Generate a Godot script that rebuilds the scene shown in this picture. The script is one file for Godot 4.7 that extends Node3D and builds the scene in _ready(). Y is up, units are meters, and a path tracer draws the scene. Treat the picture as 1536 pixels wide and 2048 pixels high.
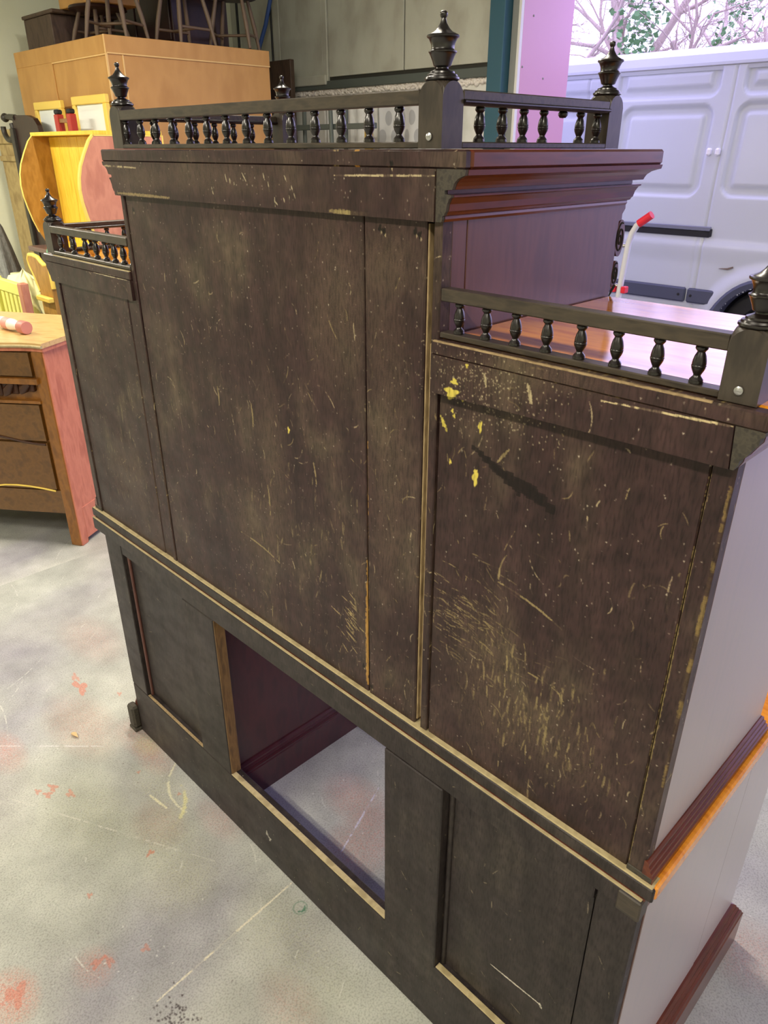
extends Node3D
# A dark-stained cabinet seen from its back in a furniture workshop, a van outside the open door.
var rng := RandomNumberGenerator.new()
var M := {}

# ---------- mesh helpers ----------
func mb() -> SurfaceTool:
	var st := SurfaceTool.new()
	st.begin(Mesh.PRIMITIVE_TRIANGLES)
	return st

func uv_of(p: Vector3, n: Vector3) -> Vector2:
	var a := n.abs()
	if a.z >= a.x and a.z >= a.y: return Vector2(p.x, -p.y)
	if a.x >= a.y: return Vector2(p.z, -p.y)
	return Vector2(p.x, p.z)

func tri(st: SurfaceTool, p: Vector3, q: Vector3, r: Vector3, out: Vector3) -> void:
	var n := (q - p).cross(r - p)
	if n.length_squared() < 1e-18: return
	if n.dot(out) > 0.0:
		var t := q
		q = r
		r = t
	else: n = -n
	n = n.normalized()
	for v: Vector3 in [p, q, r]:
		st.set_normal(n)
		st.set_uv(uv_of(v, n))
		st.add_vertex(v)

func quad(st: SurfaceTool, p: Vector3, q: Vector3, r: Vector3, s: Vector3, out: Vector3) -> void:
	tri(st, p, q, r, out)
	tri(st, p, r, s, out)

func bx(st: SurfaceTool, a: Vector3, b: Vector3, c := 0.0015) -> void:
	var lo := Vector3(minf(a.x, b.x), minf(a.y, b.y), minf(a.z, b.z))
	var hi := Vector3(maxf(a.x, b.x), maxf(a.y, b.y), maxf(a.z, b.z))
	var h := (hi - lo) * 0.5
	var m := (hi + lo) * 0.5
	c = minf(c, minf(h.x, minf(h.y, h.z)) * 0.6)
	for ax in 3:
		var u := (ax + 1) % 3
		var w := (ax + 2) % 3
		for s: float in [-1.0, 1.0]:
			var f: Array[Vector3] = []
			for k: Vector2 in [Vector2(-1, -1), Vector2(1, -1), Vector2(1, 1), Vector2(-1, 1)]:
				var v := Vector3.ZERO
				v[ax] = s * h[ax]
				v[u] = k.x * (h[u] - c)
				v[w] = k.y * (h[w] - c)
				f.append(m + v)
			var o := Vector3.ZERO
			o[ax] = s
			quad(st, f[0], f[1], f[2], f[3], o)
		for s: float in [-1.0, 1.0]:
			for t: float in [-1.0, 1.0]:
				var e: Array[Vector3] = []
				for k: Vector2 in [Vector2(-1, 0), Vector2(1, 0), Vector2(1, 1), Vector2(-1, 1)]:
					var v := Vector3.ZERO
					v[ax] = k.x * (h[ax] - c)
					v[u] = s * (h[u] - c * (1.0 - k.y))
					v[w] = t * (h[w] - c * k.y)
					e.append(m + v)
				var o := Vector3.ZERO
				o[u] = s
				o[w] = t
				quad(st, e[0], e[1], e[2], e[3], o)
	for s in 8:
		var g := Vector3(1 if s & 1 else -1, 1 if s & 2 else -1, 1 if s & 4 else -1)
		var i := h - Vector3(c, c, c)
		tri(st, m + g * Vector3(h.x, i.y, i.z), m + g * Vector3(i.x, h.y, i.z), m + g * Vector3(i.x, i.y, h.z), g)

func lathe(st: SurfaceTool, prof: Array, at: Vector3, segs := 20, axis := Basis()) -> void:
	# profile of Vector2(radius, height), from bottom to top
	var n := prof.size()
	var nn: Array[Vector2] = []
	for i in n - 1:
		var d: Vector2 = prof[i + 1] - prof[i]
		nn.append(Vector2(d.y, -d.x).normalized())
	for i in n - 1:
		var na: Vector2 = nn[i]
		var nb: Vector2 = nn[i]
		if i > 0 and nn[i - 1].dot(nn[i]) > 0.75: na = (nn[i - 1] + nn[i]).normalized()
		if i < n - 2 and nn[i + 1].dot(nn[i]) > 0.75: nb = (nn[i + 1] + nn[i]).normalized()
		var p: Vector2 = prof[i]
		var q: Vector2 = prof[i + 1]
		for k in segs:
			var a0 := TAU * k / segs
			var a1 := TAU * (k + 1) / segs
			var vs := [[p, a0, na], [p, a1, na], [q, a1, nb], [q, a0, nb]]
			for idx: int in [0, 1, 2, 0, 2, 3]:
				var v: Array = vs[idx]
				var c := cos(v[1])
				var s := sin(v[1])
				st.set_normal(axis * Vector3(v[2].x * c, v[2].y, v[2].x * s))
				st.set_uv(Vector2(v[1] * 0.05, v[0].y))
				st.add_vertex(at + axis * Vector3(v[0].x * c, v[0].y, v[0].x * s))

func ext(st: SurfaceTool, pts: PackedVector2Array, o: Vector3, u: Vector3, v: Vector3, w: Vector3) -> void:
	# polygon pts in the plane (u, v) from o, carried along w
	if Geometry2D.is_polygon_clockwise(pts): pts.reverse()
	var t := Geometry2D.triangulate_polygon(pts)
	for i in range(0, t.size(), 3):
		var a := o + u * pts[t[i]].x + v * pts[t[i]].y
		var b := o + u * pts[t[i + 1]].x + v * pts[t[i + 1]].y
		var c := o + u * pts[t[i + 2]].x + v * pts[t[i + 2]].y
		tri(st, a, b, c, -w)
		tri(st, a + w, b + w, c + w, w)
	for i in pts.size():
		var p: Vector2 = pts[i]
		var q := pts[(i + 1) % pts.size()]
		var d := q - p
		var a := o + u * p.x + v * p.y
		var b := o + u * q.x + v * q.y
		quad(st, a, b, b + w, a + w, u * d.y - v * d.x)

func tube(st: SurfaceTool, pts: Array, rad: Variant, segs := 8) -> void:
	var n := pts.size()
	var rings := []
	var up := Vector3.UP
	for i in n:
		var d: Vector3 = (pts[mini(i + 1, n - 1)] - pts[maxi(i - 1, 0)]).normalized()
		if absf(d.dot(up)) > 0.95: up = Vector3.RIGHT if absf(d.x) < 0.8 else Vector3.BACK
		var x := up.cross(d).normalized()
		var y := d.cross(x)
		up = y
		var r: float = rad[i] if rad is Array else rad
		var ring := []
		for k in segs:
			var e := x * cos(TAU * k / segs) + y * sin(TAU * k / segs)
			ring.append([pts[i] + e * r, e])
		rings.append(ring)
	for i in n - 1:
		for k in segs:
			var a: Array = rings[i][k]
			var b: Array = rings[i][(k + 1) % segs]
			var c: Array = rings[i + 1][(k + 1) % segs]
			var d: Array = rings[i + 1][k]
			for v: Array in [a, c, b, a, d, c]:
				st.set_normal(v[1])
				st.set_uv(Vector2(v[0].x + v[0].z, v[0].y))
				st.add_vertex(v[0])
	for e: Array in [[0, 1], [n - 1, n - 2]]:
		var out: Vector3 = pts[e[0]] - pts[e[1]]
		for k in range(1, segs - 1):
			tri(st, rings[e[0]][0][0], rings[e[0]][k][0], rings[e[0]][k + 1][0], out)

# moulding: profile of Vector2(out, y) bottom to top, carried round corners [position, outward direction]
func mould(st: SurfaceTool, prof: Array, path: Array, caps := true) -> void:
	for i in path.size() - 1:
		var a: Array = path[i]
		var b: Array = path[i + 1]
		var run: Vector3 = (b[0] - a[0]).normalized()
		var side: Vector3 = a[1] - run * a[1].dot(run)
		side = side.normalized()
		for k in prof.size() - 1:
			var p: Vector2 = prof[k]
			var q: Vector2 = prof[k + 1]
			var up := Vector3.UP
			quad(st, a[0] + a[1] * p.x + up * p.y, b[0] + b[1] * p.x + up * p.y, b[0] + b[1] * q.x + up * q.y, a[0] + a[1] * q.x + up * q.y, side * (q.y - p.y) - up * (q.x - p.x))
	if caps:
		var pts := PackedVector2Array()
		for p: Vector2 in prof: pts.append(p)
		pts.append(Vector2(-0.002, prof[-1].y))
		pts.append(Vector2(-0.002, prof[0].y))
		var t := Geometry2D.triangulate_polygon(pts)
		for e: Array in [[0, 1], [path.size() - 1, path.size() - 2]]:
			var o: Vector3 = path[e[0]][0]
			var d: Vector3 = path[e[0]][1]
			var out: Vector3 = o - path[e[1]][0]
			for i in range(0, t.size(), 3):
				tri(st, o + d * pts[t[i]].x + Vector3.UP * pts[t[i]].y, o + d * pts[t[i + 1]].x + Vector3.UP * pts[t[i + 1]].y, o + d * pts[t[i + 2]].x + Vector3.UP * pts[t[i + 2]].y, out)

# ---------- node helpers ----------
var taken := {}
func numbered(called: String) -> String:
	if not taken.has(called):
		taken[called] = 0
		return called
	taken[called] += 1
	return "%s_%03d" % [called, taken[called]]

func obj(called: String, st: Variant, m: Material, parent: Node = self) -> MeshInstance3D:
	var o := MeshInstance3D.new()
	o.mesh = st.commit() if st is SurfaceTool else st
	o.material_override = m
	o.name = numbered(called) if parent == self else called
	parent.add_child(o, true)
	return o

func box(called: String, a: Vector3, b: Vector3, m: Material, parent: Node = self, c := 0.0015) -> MeshInstance3D:
	var st := mb()
	bx(st, a, b, c)
	return obj(called, st, m, parent)

func thing(called: String, label: String, category: String, at := Vector3.ZERO, turn := 0.0, group := "") -> Node3D:
	var o := Node3D.new()
	o.name = numbered(called)
	add_child(o)
	o.position = at
	o.rotation.y = deg_to_rad(turn)
	return tag(o, label, category, group)

func tag(o: Node3D, label: String, category: String, group := "") -> Node3D:
	o.set_meta("label", label)
	o.set_meta("category", category)
	if group: o.set_meta("group", group)
	return o

func struct(o: Node3D) -> Node3D:
	o.set_meta("kind", "structure")
	return o

# ---------- materials ----------
func c8(r: float, g: float, b: float) -> Color:
	return Color(r / 255.0, g / 255.0, b / 255.0)

func mat(c: Color, rough := 0.6, metal := 0.0) -> StandardMaterial3D:
	var m := StandardMaterial3D.new()
	m.albedo_color = c
	m.roughness = rough
	m.metallic = metal
	return m

func noise(freq: float, seed_: int, oct := 4, type := FastNoiseLite.TYPE_SIMPLEX_SMOOTH) -> FastNoiseLite:
	var n := FastNoiseLite.new()
	n.noise_type = type
	n.frequency = freq
	n.seed = seed_
	n.fractal_octaves = oct
	return n

func ramp_tex(cols: Array, freq: float, seed_: int, size := 512, oct := 5) -> NoiseTexture2D:
	var t := NoiseTexture2D.new()
	t.width = size
	t.height = size
	t.seamless = true
	t.noise = noise(freq, seed_, oct)
	var g := Gradient.new()
	var offs := PackedFloat32Array()
	var cc := PackedColorArray()
	for i in cols.size():
		offs.append(float(i) / (cols.size() - 1))
		cc.append(cols[i])
	g.offsets = offs
	g.colors = cc
	t.color_ramp = g
	return t

var rough_noise: NoiseTexture2D
# wood: grain runs along the axis whose scale is small
func wood(a: Color, b: Color, rough: float, scale: Vector3, seed_: int, coat := 0.0) -> StandardMaterial3D:
	var m := mat(Color.WHITE, rough)
	m.albedo_texture = ramp_tex([a, a.lerp(b, 0.35), b, a.lerp(b, 0.6), b], 0.012, seed_)
	m.uv1_triplanar = true
	m.uv1_scale = scale
	if coat > 0.0:
		m.clearcoat_enabled = true
		m.clearcoat = coat
		m.clearcoat_roughness = 0.12
	return m

# ---------- picture painting ----------
func spot(im: Image, x: float, y: float, rx: float, ry: float, c: Color, a: float, ragged := 0.35) -> void:
	var ph := rng.randf() * TAU
	var ph2 := rng.randf() * TAU
	for j in range(int(y - ry * 1.5), int(y + ry * 1.5) + 2):
		if j < 0 or j >= im.get_height(): continue
		for i in range(int(x - rx * 1.5), int(x + rx * 1.5) + 2):
			if i < 0 or i >= im.get_width(): continue
			var d := Vector2((i - x) / rx, (j - y) / ry)
			var an := d.angle()
			var lim := 1.0 + ragged * (0.6 * sin(an * 3.0 + ph) + 0.4 * sin(an * 5.0 + ph2))
			var k := clampf((lim - d.length()) * minf(rx, ry) * 0.7 + 0.3, 0.0, 1.0)
			if k > 0.0: im.set_pixel(i, j, im.get_pixel(i, j).lerp(c, a * k))

func soft(im: Image, x: float, y: float, rx: float, ry: float, c: Color, a: float, grain := 0.5) -> void:
	for j in range(maxi(0, int(y - ry)), mini(im.get_height(), int(y + ry) + 1)):
		for i in range(maxi(0, int(x - rx)), mini(im.get_width(), int(x + rx) + 1)):
			var d := Vector2((i - x) / rx, (j - y) / ry).length()
			if d < 1.0:
				var k := (1.0 - d * d) * a * (1.0 - grain + grain * 2.0 * rng.randf() * rng.randf())
				im.set_pixel(i, j, im.get_pixel(i, j).lerp(c, clampf(k, 0.0, 1.0)))

func stroke(im: Image, a: Vector2, b: Vector2, w: float, c: Color, al: float, broken := 0.25, bow := 0.0) -> void:
	var l := a.distance_to(b)
	var n := maxi(2, int(l / maxf(0.6, w * 0.5)))
	var on := 1.0
	var side := (b - a).orthogonal().normalized() * bow * l
	for k in n + 1:
		var t := float(k) / n
		if rng.randf() < 0.12: on = 0.15 if rng.randf() < broken else 1.0
		var p := a.lerp(b, t) + side * 4.0 * t * (1.0 - t) + Vector2(rng.randf() - 0.5, rng.randf() - 0.5) * w * 0.5
		var r := w * 0.5 * (0.6 + 0.5 * sin(PI * t))
		for j in range(int(p.y - r), int(p.y + r) + 1):
			for i in range(int(p.x - r), int(p.x + r) + 1):
				if i >= 0 and j >= 0 and i < im.get_width() and j < im.get_height():
					im.set_pixel(i, j, im.get_pixel(i, j).lerp(c, al * on))

func base_picture(w: int, h: int, lw: int, lh: int, cols: Array, f: Vector2, seed_: int, k := 1.0) -> Image:
	# cols: three colours mixed by two noises, plus a streak noise; small, then enlarged
	var im := Image.create(lw, lh, false, Image.FORMAT_RGB8)
	var n1 := noise(1.0, seed_, 3)
	var n2 := noise(1.0, seed_ + 7, 3)
	var n3 := noise(1.0, seed_ + 13, 4)
	for j in lh:
		for i in lw:
			var x := float(i) / lh
			var y := float(j) / lh
			var a := clampf(0.5 + 1.1 * n1.get_noise_2d(x * 3.0, y * 2.6), 0.0, 1.0)
			var b := clampf(0.35 + 1.2 * n2.get_noise_2d(x * 5.0, y * 3.5), 0.0, 1.0)
			var s := 1.0 + k * 0.22 * n3.get_noise_2d(x * f.x, y * f.y) + k * 0.16 * n2.get_noise_2d(x * 26.0, y * 26.0)
			var c: Color = cols[0].lerp(cols[1], a).lerp(cols[2], b * b * 0.85) * s
			im.set_pixel(i, j, c.clamp())
	im.resize(w, h, Image.INTERPOLATE_CUBIC)
	return im

func _ready() -> void:
	rng.seed = 4711
	light_and_camera()
	make_materials()
	room()
	outside()
	cabinet()
	workshop()

func light_and_camera() -> void:
	var cam := Camera3D.new()
	cam.name = "camera"
	cam.position = Vector3(0.9758, 1.5776, 0.68)
	cam.rotation_degrees = Vector3(-26.316, 45.143, 0)
	cam.fov = rad_to_deg(2.0 * atan(1024.0 / 1467.4))
	cam.near = 0.02
	add_child(cam)
	var we := WorldEnvironment.new()
	we.name = "world_environment"
	var e := Environment.new()
	e.background_mode = Environment.BG_SKY
	var sk := ProceduralSkyMaterial.new()
	sk.sky_top_color = Color(0.80, 0.76, 1.0)
	sk.sky_horizon_color = Color(0.82, 0.785, 1.0)
	sk.ground_horizon_color = Color(0.45, 0.44, 0.5)
	sk.ground_bottom_color = Color(0.3, 0.3, 0.33)
	sk.energy_multiplier = 4.0
	e.sky = Sky.new()
	e.sky.sky_material = sk
	e.ambient_light_source = Environment.AMBIENT_SOURCE_SKY
	e.tonemap_mode = Environment.TONE_MAPPER_LINEAR
	e.tonemap_exposure = 1.0
	e.sdfgi_enabled = true
	e.ssao_enabled = true
	e.ssil_enabled = true
	we.environment = e
	add_child(we)

var lamp_power := 8.6
func batten(at: Vector3, label: String) -> void:
	var t := thing("batten_light", label, "light", at, 0.0, "fluorescent battens hanging over the workshop")
	box("housing", Vector3(-0.75, 0.0, -0.06), Vector3(0.75, 0.06, 0.06), M.white_metal, t)
	for s: float in [-1.0, 1.0]:
		var st := mb()
		tube(st, [Vector3(-0.72, -0.022, 0.03 * s), Vector3(0.72, -0.022, 0.03 * s)], 0.013, 10)
		obj("tube", st, M.tube, t)
		var ca := mb()
		tube(ca, [Vector3(0.6 * s, 0.06, 0), Vector3(0.6 * s, 4.2 - at.y, 0)], 0.004, 6)
		obj("suspension_wire", ca, M.dark_metal, t)
	var l := AreaLight3D.new()
	l.name = "tube_light"
	l.area_size = Vector2(1.44, 0.1)
	l.light_color = Color(1.0, 0.96, 0.885)
	l.light_energy = lamp_power
	l.area_normalize_energy = true
	l.area_range = 20.0
	l.area_attenuation = 2.0
	l.shadow_enabled = true
	l.position = Vector3(0, -0.045, 0)
	l.rotation_degrees = Vector3(-90, 0, 0)
	t.add_child(l)

func make_materials() -> void:
	# big picture of the upper back: x -0.79..0.79, y 0.735..1.585
	M.back = picture_material(upper_back_picture(), -0.79, 1.585, 1.58, 0.85, 0.42)
	M.base_back = picture_material(base_back_picture(), -0.79, 0.735, 1.58, 0.735, 0.45)
	M.turned = mat(c8(22, 16, 15), 0.32)
	M.turned.clearcoat_enabled = true
	M.turned.clearcoat = 0.3
	M.turned.clearcoat_roughness = 0.15
	M.mahogany = wood(c8(74, 42, 36), c8(94, 56, 48), 0.34, Vector3(5, 0.7, 5), 21, 0.4)
	M.mahogany.metallic_specular = 0.42
	M.mahogany.clearcoat_roughness = 0.3
	M.mahogany.rim_enabled = true
	M.mahogany.rim = 0.12
	M.mahogany.rim_tint = 0.2
	M.wing = M.mahogany.duplicate()
	M.wing.rim = 0.62
	M.wing.clearcoat = 0.9
	M.wing.metallic_specular = 0.55
	M.mahogany_run = wood(c8(62, 28, 18), c8(100, 48, 30), 0.28, Vector3(5, 5, 0.7), 22, 0.2)
	M.mahogany_run.metallic_specular = 0.4
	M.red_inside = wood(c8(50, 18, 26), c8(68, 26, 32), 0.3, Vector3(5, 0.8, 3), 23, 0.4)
	M.top = wood(c8(196, 108, 18), c8(238, 156, 42), 0.12, Vector3(0.8, 5, 5), 24, 0.15)
	M.top.metallic_specular = 0.85
	M.raw = wood(c8(110, 90, 62), c8(165, 142, 104), 0.75, Vector3(8, 2, 8), 25)
	M.edge_brown = wood(c8(80, 58, 32), c8(122, 92, 54), 0.6, Vector3(8, 1.5, 8), 58)
	M.dust = wood(c8(150, 135, 98), c8(184, 168, 128), 0.9, Vector3(3, 3, 3), 26)
	M.endgrain = wood(c8(40, 37, 32), c8(68, 62, 52), 0.7, Vector3(14, 14, 14), 27)
	M.dark_rail = wood(c8(40, 34, 30), c8(68, 59, 48), 0.42, Vector3(2, 9, 9), 28)
	M.post = wood(c8(42, 36, 32), c8(66, 58, 50), 0.4, Vector3(7, 1.6, 7), 29)
	M.void_wood = mat(c8(22, 17, 15), 0.8)
	M.steel = mat(c8(190, 190, 190), 0.3, 0.9)
	M.dark_metal = mat(c8(40, 42, 44), 0.5, 0.3)
	M.white_metal = mat(c8(225, 225, 222), 0.5)
	M.tube = mat(c8(255, 250, 235), 0.4)
	M.tube.emission_enabled = true
	M.tube.emission = Color(1.0, 0.95, 0.8)
	M.tube.emission_energy_multiplier = 2.0
	# setting
	M.floor = picture_material(floor_picture(), -1.9, -1.1, 3.2, 3.2, 0.5, true)
	M.wall = mat(Color.WHITE, 0.85)
	M.wall.albedo_texture = ramp_tex([c8(226, 230, 206), c8(238, 242, 220)], 0.01, 31, 256)
	M.wall.uv1_triplanar = true
	M.wall.uv1_scale = Vector3(0.6, 0.6, 0.6)
	M.cladding = mat(Color.WHITE, 0.55)
	M.cladding.albedo_texture = ramp_tex([c8(172, 170, 158), c8(194, 196, 184), c8(202, 204, 192)], 0.008, 32, 512)
	M.cladding.uv1_triplanar = true
	M.cladding.uv1_scale = Vector3(0.8, 0.5, 0.8)
	M.block = mat(Color.WHITE, 0.9)
	M.block.albedo_texture = ramp_tex([c8(218, 218, 210), c8(242, 242, 238)], 0.02, 33, 256)
	M.block.uv1_triplanar = true
	M.trim_grey = mat(c8(92, 100, 96), 0.6)
	M.seam = mat(c8(52, 52, 46), 0.7)
	M.teal = mat(c8(52, 94, 112), 0.5)
	M.frame_grey = mat(c8(140, 142, 138), 0.5)
	M.pink = mat(c8(208, 156, 180), 0.45)
	M.foam = mat(c8(236, 230, 224), 0.95)
	M.ceiling = mat(c8(150, 150, 145), 0.9)
	M.asphalt = wood(c8(120, 120, 122), c8(150, 150, 150), 0.95, Vector3(2, 2, 2), 34)
	# outside
	M.van = mat(c8(200, 206, 214), 0.3)
	M.van.clearcoat_enabled = true
	M.van.clearcoat = 0.4
	M.van_trim = mat(c8(74, 78, 96), 0.6)
	M.rubber = mat(c8(26, 26, 28), 0.7)
	M.van_glass = mat(c8(20, 24, 28), 0.1)
	M.bark = wood(c8(168, 150, 138), c8(202, 186, 170), 0.9, Vector3(4, 2, 4), 35)
	M.ivy = mat(c8(112, 156, 100), 0.6)
	M.ivy.backlight_enabled = true
	M.ivy.backlight = c8(60, 90, 40)
	M.red = mat(c8(214, 30, 52), 0.45)
	# workshop furniture
	M.ply = wood(c8(176, 128, 64), c8(194, 146, 80), 0.5, Vector3(0.5, 0.25, 0.5), 41)
	M.ply_edge = mat(c8(222, 184, 122), 0.6)
	M.walnut = wood(c8(110, 68, 22), c8(146, 94, 34), 0.35, Vector3(2.5, 1.2, 2.5), 42, 0.3)
	M.burl = wood(c8(84, 56, 22), c8(112, 76, 32), 0.3, Vector3(2.5, 2.5, 2.5), 43, 0.3)
	M.carved = mat(c8(62, 34, 20), 0.4)
	M.rosewood = wood(c8(176, 100, 74), c8(206, 128, 98), 0.45, Vector3(3, 0.8, 3), 44)
	M.chest_top = wood(c8(188, 150, 92), c8(216, 180, 122), 0.35, Vector3(0.9, 5, 5), 45, 0.3)
	M.pine = wood(c8(226, 176, 40), c8(246, 208, 74), 0.5, Vector3(5, 0.6, 5), 46)
	M.pine_brown = wood(c8(140, 98, 38), c8(176, 132, 64), 0.45, Vector3(3, 0.8, 2), 47)
	M.pine_edge = mat(c8(236, 204, 96), 0.5)
	M.hood_out = wood(c8(176, 112, 88), c8(200, 136, 108), 0.5, Vector3(2, 0.7, 2), 48)
	M.dark_wood = wood(c8(36, 18, 18), c8(50, 28, 26), 0.4, Vector3(4, 1, 4), 49)
	M.dark_box = wood(c8(58, 44, 36), c8(84, 66, 54), 0.6, Vector3(3, 1, 3), 50)
	M.worn_board = wood(c8(150, 128, 84), c8(184, 162, 112), 0.75, Vector3(1.6, 0.9, 1.6), 51)
	M.lime = mat(c8(226, 224, 116), 0.5)
	M.cream = wood(c8(232, 226, 160), c8(246, 242, 190), 0.9, Vector3(2, 2, 2), 52)
	M.grey_cloth = wood(c8(104, 106, 104), c8(146, 148, 144), 0.95, Vector3(7, 3, 7), 53)
	M.board_white = mat(c8(238, 244, 240), 0.75)
	M.stool_leg = mat(c8(104, 86, 70), 0.5)
	M.blue = mat(c8(52, 84, 150), 0.6)
	M.mint = mat(c8(130, 206, 160), 0.5)
	M.cap = mat(c8(186, 122, 110), 0.5)
	M.bottle = mat(c8(232, 224, 214), 0.4)
	M.white_cloth = wood(c8(206, 208, 208), c8(232, 234, 232), 0.9, Vector3(3, 1, 3), 54)
	M.oval_cloth = mat(Color.WHITE, 0.9)
	var oi := Image.create(256, 256, false, Image.FORMAT_RGB8)
	oi.fill(c8(206, 208, 212))
	for a in 4:
		for b in 4:
			spot(oi, 32 + a * 64 + (32 if b % 2 else 0) - 16, 32 + b * 64, 19, 26, c8(168, 170, 176), 0.9, 0.0)
			spot(oi, 32 + a * 64 + (32 if b % 2 else 0) - 16 - 256, 32 + b * 64, 19, 26, c8(168, 170, 176), 0.9, 0.0)
	M.oval_cloth.albedo_texture = ImageTexture.create_from_image(oi)
	M.oval_cloth.uv1_scale = Vector3(2.2, 2.2, 1)

func picture_material(im: Image, x0: float, top: float, w: float, h: float, rough: float, on_floor := false) -> StandardMaterial3D:
	var m := mat(Color.WHITE, rough)
	m.albedo_texture = ImageTexture.create_from_image(im)
	m.uv1_scale = Vector3(1.0 / w, 1.0 / h, 1)
	m.uv1_offset = Vector3(-x0 / w, (-top / h) if on_floor else (top / h), 0)
	m.metallic_specular = 0.38
	m.detail_enabled = true
	m.detail_blend_mode = BaseMaterial3D.BLEND_MODE_MUL
	m.detail_uv_layer = BaseMaterial3D.DETAIL_UV_2
	m.uv2_triplanar = true
	if on_floor:
		m.detail_albedo = ramp_tex([Color(0.8, 0.8, 0.8), Color(0.96, 0.97, 0.97), Color(1, 1, 1)], 0.09, 61, 512)
		m.uv2_scale = Vector3(3.7, 3.7, 3.7)
	else:
		m.detail_albedo = ramp_tex([Color(0.62, 0.62, 0.62), Color(0.92, 0.92, 0.92), Color(1, 1, 1)], 0.05, 62, 512)
		m.uv2_scale = Vector3(9, 1.6, 9)
	var rt := NoiseTexture2D.new()
	rt.width = 512
	rt.height = 512
	rt.seamless = true
	rt.noise = noise(0.02, 63, 5)
	var g := Gradient.new()
	g.offsets = PackedFloat32Array([0.0, 1.0])
	g.colors = PackedColorArray([Color(0.65, 0.65, 0.65), Color(1, 1, 1)])
	rt.color_ramp = g
	m.roughness_texture = rt
	m.roughness = rough * 1.2
	return m

const PXM := 2048.0 / 1.58
func ub(x: float, y: float) -> Vector2:
	return Vector2((x + 0.79) * PXM, (1.585 - y) * PXM)

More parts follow.
